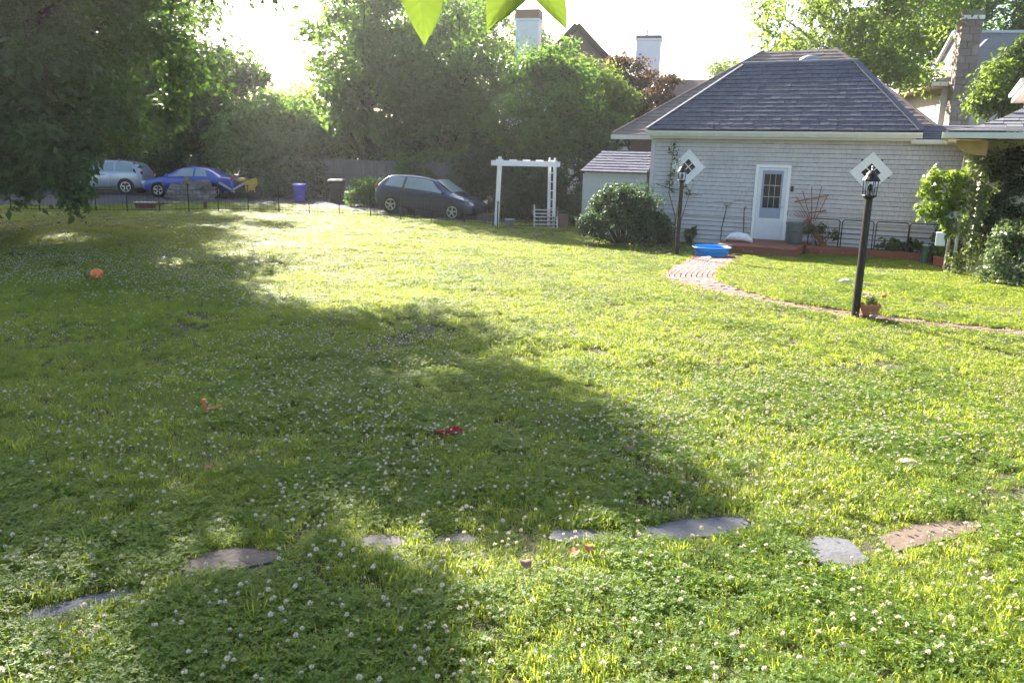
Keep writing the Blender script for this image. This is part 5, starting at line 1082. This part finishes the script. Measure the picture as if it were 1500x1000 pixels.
dry_leaf('orange fallen leaf below the long stepping slab, rightmost of the pair', 862, 817, .07, DL)
dry_leaf('orange fallen leaf below the long stepping slab, leftmost of the pair', 842, 822, .07, DL)
dry_leaf('brown fallen leaf in the sunlit clover at the lower middle', 770, 840, .08, DB)
dry_leaf('small red leaf in the shade below the orange toy', 308, 697, .06, DR)
dry_leaf('small reddish leaf on the sunlit lawn at the centre', 821, 495, .09, DR)
dry_leaf('tiny red leaf on the lawn near the shadow edge, right of the red toy', 790, 627, .06, DR)
dry_leaf('pinkish dry leaf where the shadow ends, right of the red toy', 921, 665, .08, DB)

# ------------------------------------------------------------------ lawn: tufts of grass and clover, clover blossoms
GR = leafmat('grass_blade', (.075, .145, .020), (.19, .27, .045), (.68, .77, .08), .5, rough=.45, scale=2.0)
CV = leafmat('clover_leaf', (.060, .125, .022), (.155, .24, .048), (.58, .71, .08), .5, rough=.5, scale=2.0)
DRY = leafmat('dry_blade', (.15, .15, .05), (.25, .24, .10), (.32, .32, .10), .35, rough=.6, scale=2.0)
protos = bpy.data.collections.new('lawn_tuft_shapes')
def blades(n, hmin, hmax, spread, rad):
    V = []; F = []; A = []
    for _ in range(n):
        r = rad * math.sqrt(random.random()); an = random.uniform(0, 6.283); b = Vector((r * math.cos(an), r * math.sin(an), -.01)); h = random.uniform(hmin, hmax)
        d = random.uniform(0, 6.283); ln = Vector((math.cos(d), math.sin(d), 0)) * spread * random.uniform(.3, 1.4); sd = Vector((-math.sin(d + jit(.8)), math.cos(d + jit(.8)), 0)); w = random.uniform(.0016, .0032); o = len(V); v = random.random()
        for f, ww in ((0, 1), (.4, .95), (.75, .6)):
            c = b + Vector((0, 0, h * (f - .25 * f * f * spread / .05))) + ln * f * f; V += [tuple(c - sd * w * ww), tuple(c + sd * w * ww)]
        c = b + Vector((0, 0, h * (1 - .3 * spread / .05))) + ln; V.append(tuple(c)); A += [v] * 7; F += [(o, o + 1, o + 3, o + 2), (o + 2, o + 3, o + 5, o + 4), (o + 4, o + 5, o + 6)]
    return V, F, A
def clovers(n, hmin, hmax, rad, s0=.011):
    V = []; F = []; A = []
    for _ in range(n):
        r = rad * math.sqrt(random.random()); an = random.uniform(0, 6.283); h = random.uniform(hmin, hmax); c = Vector((r * math.cos(an), r * math.sin(an), h)); tilt = Matrix.Rotation(random.uniform(0, .7), 3, Vector((jit(), jit(), .01))); ph = random.uniform(0, 6.283); v = random.random(); s = s0 * random.uniform(.7, 1.25)
        o = len(V); b = Vector((c.x * .6, c.y * .6, -.01)); V += [tuple(b + Vector((.0006, 0, 0))), tuple(b - Vector((.0006, 0, 0))), tuple(c - Vector((.0006, 0, 0))), tuple(c + Vector((.0006, 0, 0)))]; F.append((o, o + 1, o + 2, o + 3)); A += [v] * 4
        for k in range(3):
            a = ph + k * 2.0944; e = lambda rr, da, z: tuple(c + tilt @ Vector((rr * math.cos(a + da), rr * math.sin(a + da), z)))
            o = len(V); V += [tuple(c), e(s * .8, -.62, .1 * s), e(s * 1.35, -.36, .2 * s), e(s * 1.3, 0, .05 * s), e(s * 1.35, .36, .2 * s), e(s * .8, .62, .1 * s)]; A += [v] * 6
            F += [(o, o + 1, o + 2, o + 3), (o, o + 3, o + 4, o + 5)]
    return V, F, A
def proto(name, parts):
    me = bpy.data.meshes.new(name); V = []; F = []; A = []; MI = []
    mats = []
    for (v, f, a), m in parts:
        o = len(V); V += v; A += a; F += [tuple(i + o for i in q) for q in f]; MI += [len(mats)] * len(f); mats.append(m)
    me.from_pydata(V, [], F); at = me.attributes.new('v', 'FLOAT', 'POINT'); at.data.foreach_set('value', A); me.polygons.foreach_set('material_index', MI)
    for m in mats: me.materials.append(m)
    o = bpy.data.objects.new(name, me); protos.objects.link(o); return o
for k in range(4): proto('tuft_a%d' % k, [(blades(34, .05, .105, .045, .075), GR), (clovers(8, .02, .05, .08), CV), (blades(3, .04, .08, .06, .07), DRY)])
for k in range(4): proto('tuft_b%d' % k, [(blades(10, .05, .10, .05, .08), GR), (clovers(30, .02, .065, .085, .0105), CV)])
for k in range(2): proto('tuft_c%d' % k, [(blades(46, .04, .085, .06, .08), GR), (blades(10, .03, .08, .06, .08), DRY)])
for k in range(2): proto('tuft_d%d' % k, [(blades(26, .10, .17, .07, .05), GR)])
flowers = bpy.data.collections.new('clover_blossom_shapes')
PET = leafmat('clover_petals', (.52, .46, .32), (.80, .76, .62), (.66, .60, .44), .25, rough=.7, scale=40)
STM = leafmat('clover_stem', (.07, .11, .03), (.10, .15, .04), (.2, .3, .06), .3)
for k in range(5):
    h = .075 + .012 * k; V = []; F = []; A = []; rr_ = .0085 + .0012 * (k % 3); br_ = random.Random(k)
    for i in range(46):     # little upright florets in a ball
        z = br_.uniform(-.75, 1); a = br_.uniform(0, 6.283); q = math.sqrt(max(0, 1 - z * z)); d = Vector((q * math.cos(a), q * math.sin(a), z)); c = Vector((0, 0, h)); s = d.cross(Vector((.3, .2, 1))).normalized() * .0021; o = len(V); tip = c + d * rr_ * 1.12 + Vector((0, 0, .0015))
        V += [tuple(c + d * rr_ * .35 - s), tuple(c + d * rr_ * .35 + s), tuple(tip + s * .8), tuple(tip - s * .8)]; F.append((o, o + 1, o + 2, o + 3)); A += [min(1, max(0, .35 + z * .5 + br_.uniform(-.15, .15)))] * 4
    sV = [(-.0009, 0, -.01), (.0009, 0, -.01), (.0009 + .004, .002, h), (-.0009 + .004, .002, h), (0, -.0009, -.01), (0, .0009, -.01), (.004, .0029, h), (.004, .0011, h)]
    me = bpy.data.meshes.new('blossom%d' % k); o = len(V); me.from_pydata(V + [(x - .004 * (z > 0), y - .002 * (z > 0), z) for x, y, z in sV], [], F + [(o, o + 1, o + 2, o + 3), (o + 4, o + 5, o + 6, o + 7)])
    at = me.attributes.new('v', 'FLOAT', 'POINT'); at.data.foreach_set('value', A + [.5] * 8); me.materials.append(PET); me.materials.append(STM); me.polygons.foreach_set('material_index', [0] * len(F) + [1, 1])
    ob = bpy.data.objects.new('blossom%d' % k, me); flowers.objects.link(ob)
def scatter(name, label, cat, pts, rot, scl, idx, coll):
    me = bpy.data.meshes.new(name); me.vertices.add(len(pts)); me.vertices.foreach_set('co', pts.astype(np.float32).reshape(-1))
    for nme, ty, dat, key in (('rot', 'FLOAT_VECTOR', rot, 'vector'), ('scl', 'FLOAT_VECTOR', scl, 'vector'), ('idx', 'INT', idx, 'value')):
        at = me.attributes.new(nme, ty, 'POINT'); at.data.foreach_set(key, np.ascontiguousarray(dat).reshape(-1))
    o = bpy.data.objects.new(name, me); C.objects.link(o)
    ng = bpy.data.node_groups.new(name, 'GeometryNodeTree'); ng.interface.new_socket('Geometry', in_out='INPUT', socket_type='NodeSocketGeometry'); ng.interface.new_socket('Geometry', in_out='OUTPUT', socket_type='NodeSocketGeometry')
    n = ng.nodes; l = ng.links; gi = n.new('NodeGroupInput'); go = n.new('NodeGroupOutput'); ip = n.new('GeometryNodeInstanceOnPoints'); ci = n.new('GeometryNodeCollectionInfo')
    ci.inputs['Collection'].default_value = coll; ci.inputs['Separate Children'].default_value = True; ci.inputs['Reset Children'].default_value = True
    def na(nme, ty): a = n.new('GeometryNodeInputNamedAttribute'); a.data_type = ty; a.inputs['Name'].default_value = nme; return a.outputs[0]
    l.new(gi.outputs[0], ip.inputs['Points']); l.new(ci.outputs[0], ip.inputs['Instance']); ip.inputs['Pick Instance'].default_value = True
    l.new(na('idx', 'INT'), ip.inputs['Instance Index']); l.new(na('rot', 'FLOAT_VECTOR'), ip.inputs['Rotation']); l.new(na('scl', 'FLOAT_VECTOR'), ip.inputs['Scale']); l.new(ip.outputs[0], go.inputs[0])
    md = o.modifiers.new('scatter', 'NODES'); md.node_group = ng
    o['kind'] = 'stuff'; o['label'] = label; o['category'] = cat; return o
def shrink(poly, f): c = poly.mean(0); return c + (poly - c) * f
HOUSE_POLY = np.array([tuple(HW(x, y).xy) for x, y in ((-2.5, -.05), (2.85, -.05), (2.85, -2.5), (4.95, -2.5), (4.95, -.98), (8.4, -.98), (9.5, 0), (9.5, 11), (-2.5, 11))])
DRIVE_POLY = np.array(DN + DF[::-1])
PATH_IN = np.array([tuple(a.lerp(b, .05)) for a, b in zip(SN, SF)] + [tuple(b.lerp(a, .02)) for a, b in zip(SN, SF)][::-1])
def lawn_mask(x, y, stone_f=.95):
    m = ~in_poly(x, y, PATH_IN) & ~in_poly(x, y, HOUSE_POLY) & ~in_poly(x, y, DRIVE_POLY) & ~((x > 10.5) & (y > 18.4))
    for s in STONE_POLYS: m &= ~in_poly(x, y, shrink(s, stone_f))
    return m
def band(y0, y1, dens, wx=.80, pad=1.2):
    w1 = wx * y1 + pad; n = int(dens * 2 * w1 * (y1 - y0)); x = RNG.uniform(-w1, w1, n); y = RNG.uniform(y0, y1, n); k = np.abs(x) < wx * y + pad; return x[k], y[k]
PX = []; PY = []; SC = []
for y0, y1, dn, sc in ((1.6, 5.5, 300, 1.0), (5.5, 9, 190, 1.12), (9, 15, 150, 1.1), (15, 23, 90, 1.35), (23, 42, 42, 1.75)):
    x, y = band(y0, y1, dn, .80 if y1 < 23 else .72); PX.append(x); PY.append(y); SC.append(np.full(len(x), sc))
x = np.concatenate(PX); y = np.concatenate(PY); sc = np.concatenate(SC); k = lawn_mask(x, y) & ~((vnoise(x, y, .75, 41) * .7 + vnoise(x, y, 2.4, 42) * .3 < .27) & (RNG.uniform(0, 1, len(x)) < .6)); x, y, sc = x[k], y[k], sc[k]
pn = vnoise(x, y, .9, 21) * .6 + vnoise(x, y, 2.6, 22) * .4 + RNG.normal(0, .10, len(x)); u = RNG.uniform(0, 1, len(x))
ti = np.where(pn > np.where(y > 9, .66, .54), 4 + (u * 4).astype(int), (u * 4).astype(int)); ti = np.where((pn < .36), 8 + (u * 2).astype(int), ti); ti = np.where((RNG.uniform(0, 1, len(x)) < .07) & (y < 12), 10 + (u * 2).astype(int), ti)
hs = .72 + .5 * vnoise(x, y, 1.7, 23); s_all = sc * hs * RNG.uniform(.8, 1.2, len(x))
rot = np.stack([RNG.normal(0, .08, len(x)), RNG.normal(0, .08, len(x)), RNG.uniform(0, 6.283, len(x))], -1)
near_st = np.zeros(len(x), bool)
for s in STONE_POLYS: near_st |= in_poly(x, y, shrink(s, 1.35))
s_all = np.where(near_st, s_all * .70, s_all)
scatter('grass', 'short mixed grass and clover covering the lawn', 'grass', np.stack([x, y, ground_z(x, y)], -1), rot, np.stack([s_all, s_all, s_all / sc ** 1.35 * np.where((x > 1.8) & (y > 9.5), .74, .92)], -1).astype(np.float32), ti.astype(np.int32), protos)
FX = []; FY = []; FS = []
for y0, y1, dn, sc in ((1.8, 6, 95, .9), (6, 11, 150, .88), (11, 18, 130, .98), (18, 27, 30, 1.15)):
    x, y = band(y0, y1, dn); FX.append(x); FY.append(y); FS.append(np.full(len(x), sc))
x = np.concatenate(FX); y = np.concatenate(FY); sc = np.concatenate(FS)
dn = vnoise(x, y, .45, 31) * .55 + vnoise(x, y, 1.6, 32) * .45; keep = (RNG.uniform(0, 1, len(x)) < np.clip((dn - .30) * 2.6, .04, 1)) & lawn_mask(x, y, 1.0) & ~((x > 4.2) & (y > 12.6) & (RNG.uniform(0, 1, len(x)) < .75))
x, y, sc = x[keep], y[keep], sc[keep]
rot = np.stack([RNG.normal(0, .18, len(x)), RNG.normal(0, .18, len(x)), RNG.uniform(0, 6.283, len(x))], -1)
scatter('clover_blossoms', 'white clover blossoms dotted over the lawn', 'clover', np.stack([x, y, ground_z(x, y)], -1), rot, (sc * RNG.uniform(.85, 1.4, len(x)))[:, None].repeat(3, 1).astype(np.float32) * np.array([1.0, 1.0, .85], np.float32), RNG.integers(0, 5, len(x)).astype(np.int32), flowers)
# ------------------------------------------------------------------ veiling lens glare imitated by an added thin volume: haze
hm = bpy.data.materials.new('glare_veil_air'); hm.use_nodes = True; hn = hm.node_tree.nodes; hn.remove(hn['Principled BSDF'])
pv = hn.new('ShaderNodeVolumePrincipled'); pv.inputs['Color'].default_value = (.95, .95, .97, 1); pv.inputs['Density'].default_value = .00042; pv.inputs['Anisotropy'].default_value = .65
hm.node_tree.links.new(pv.outputs[0], hn['Material Output'].inputs['Volume'])
kind(MB().box(-90, 90, -8, 110, -1.4, 17).build('glare_veil', hm), 'stuff')
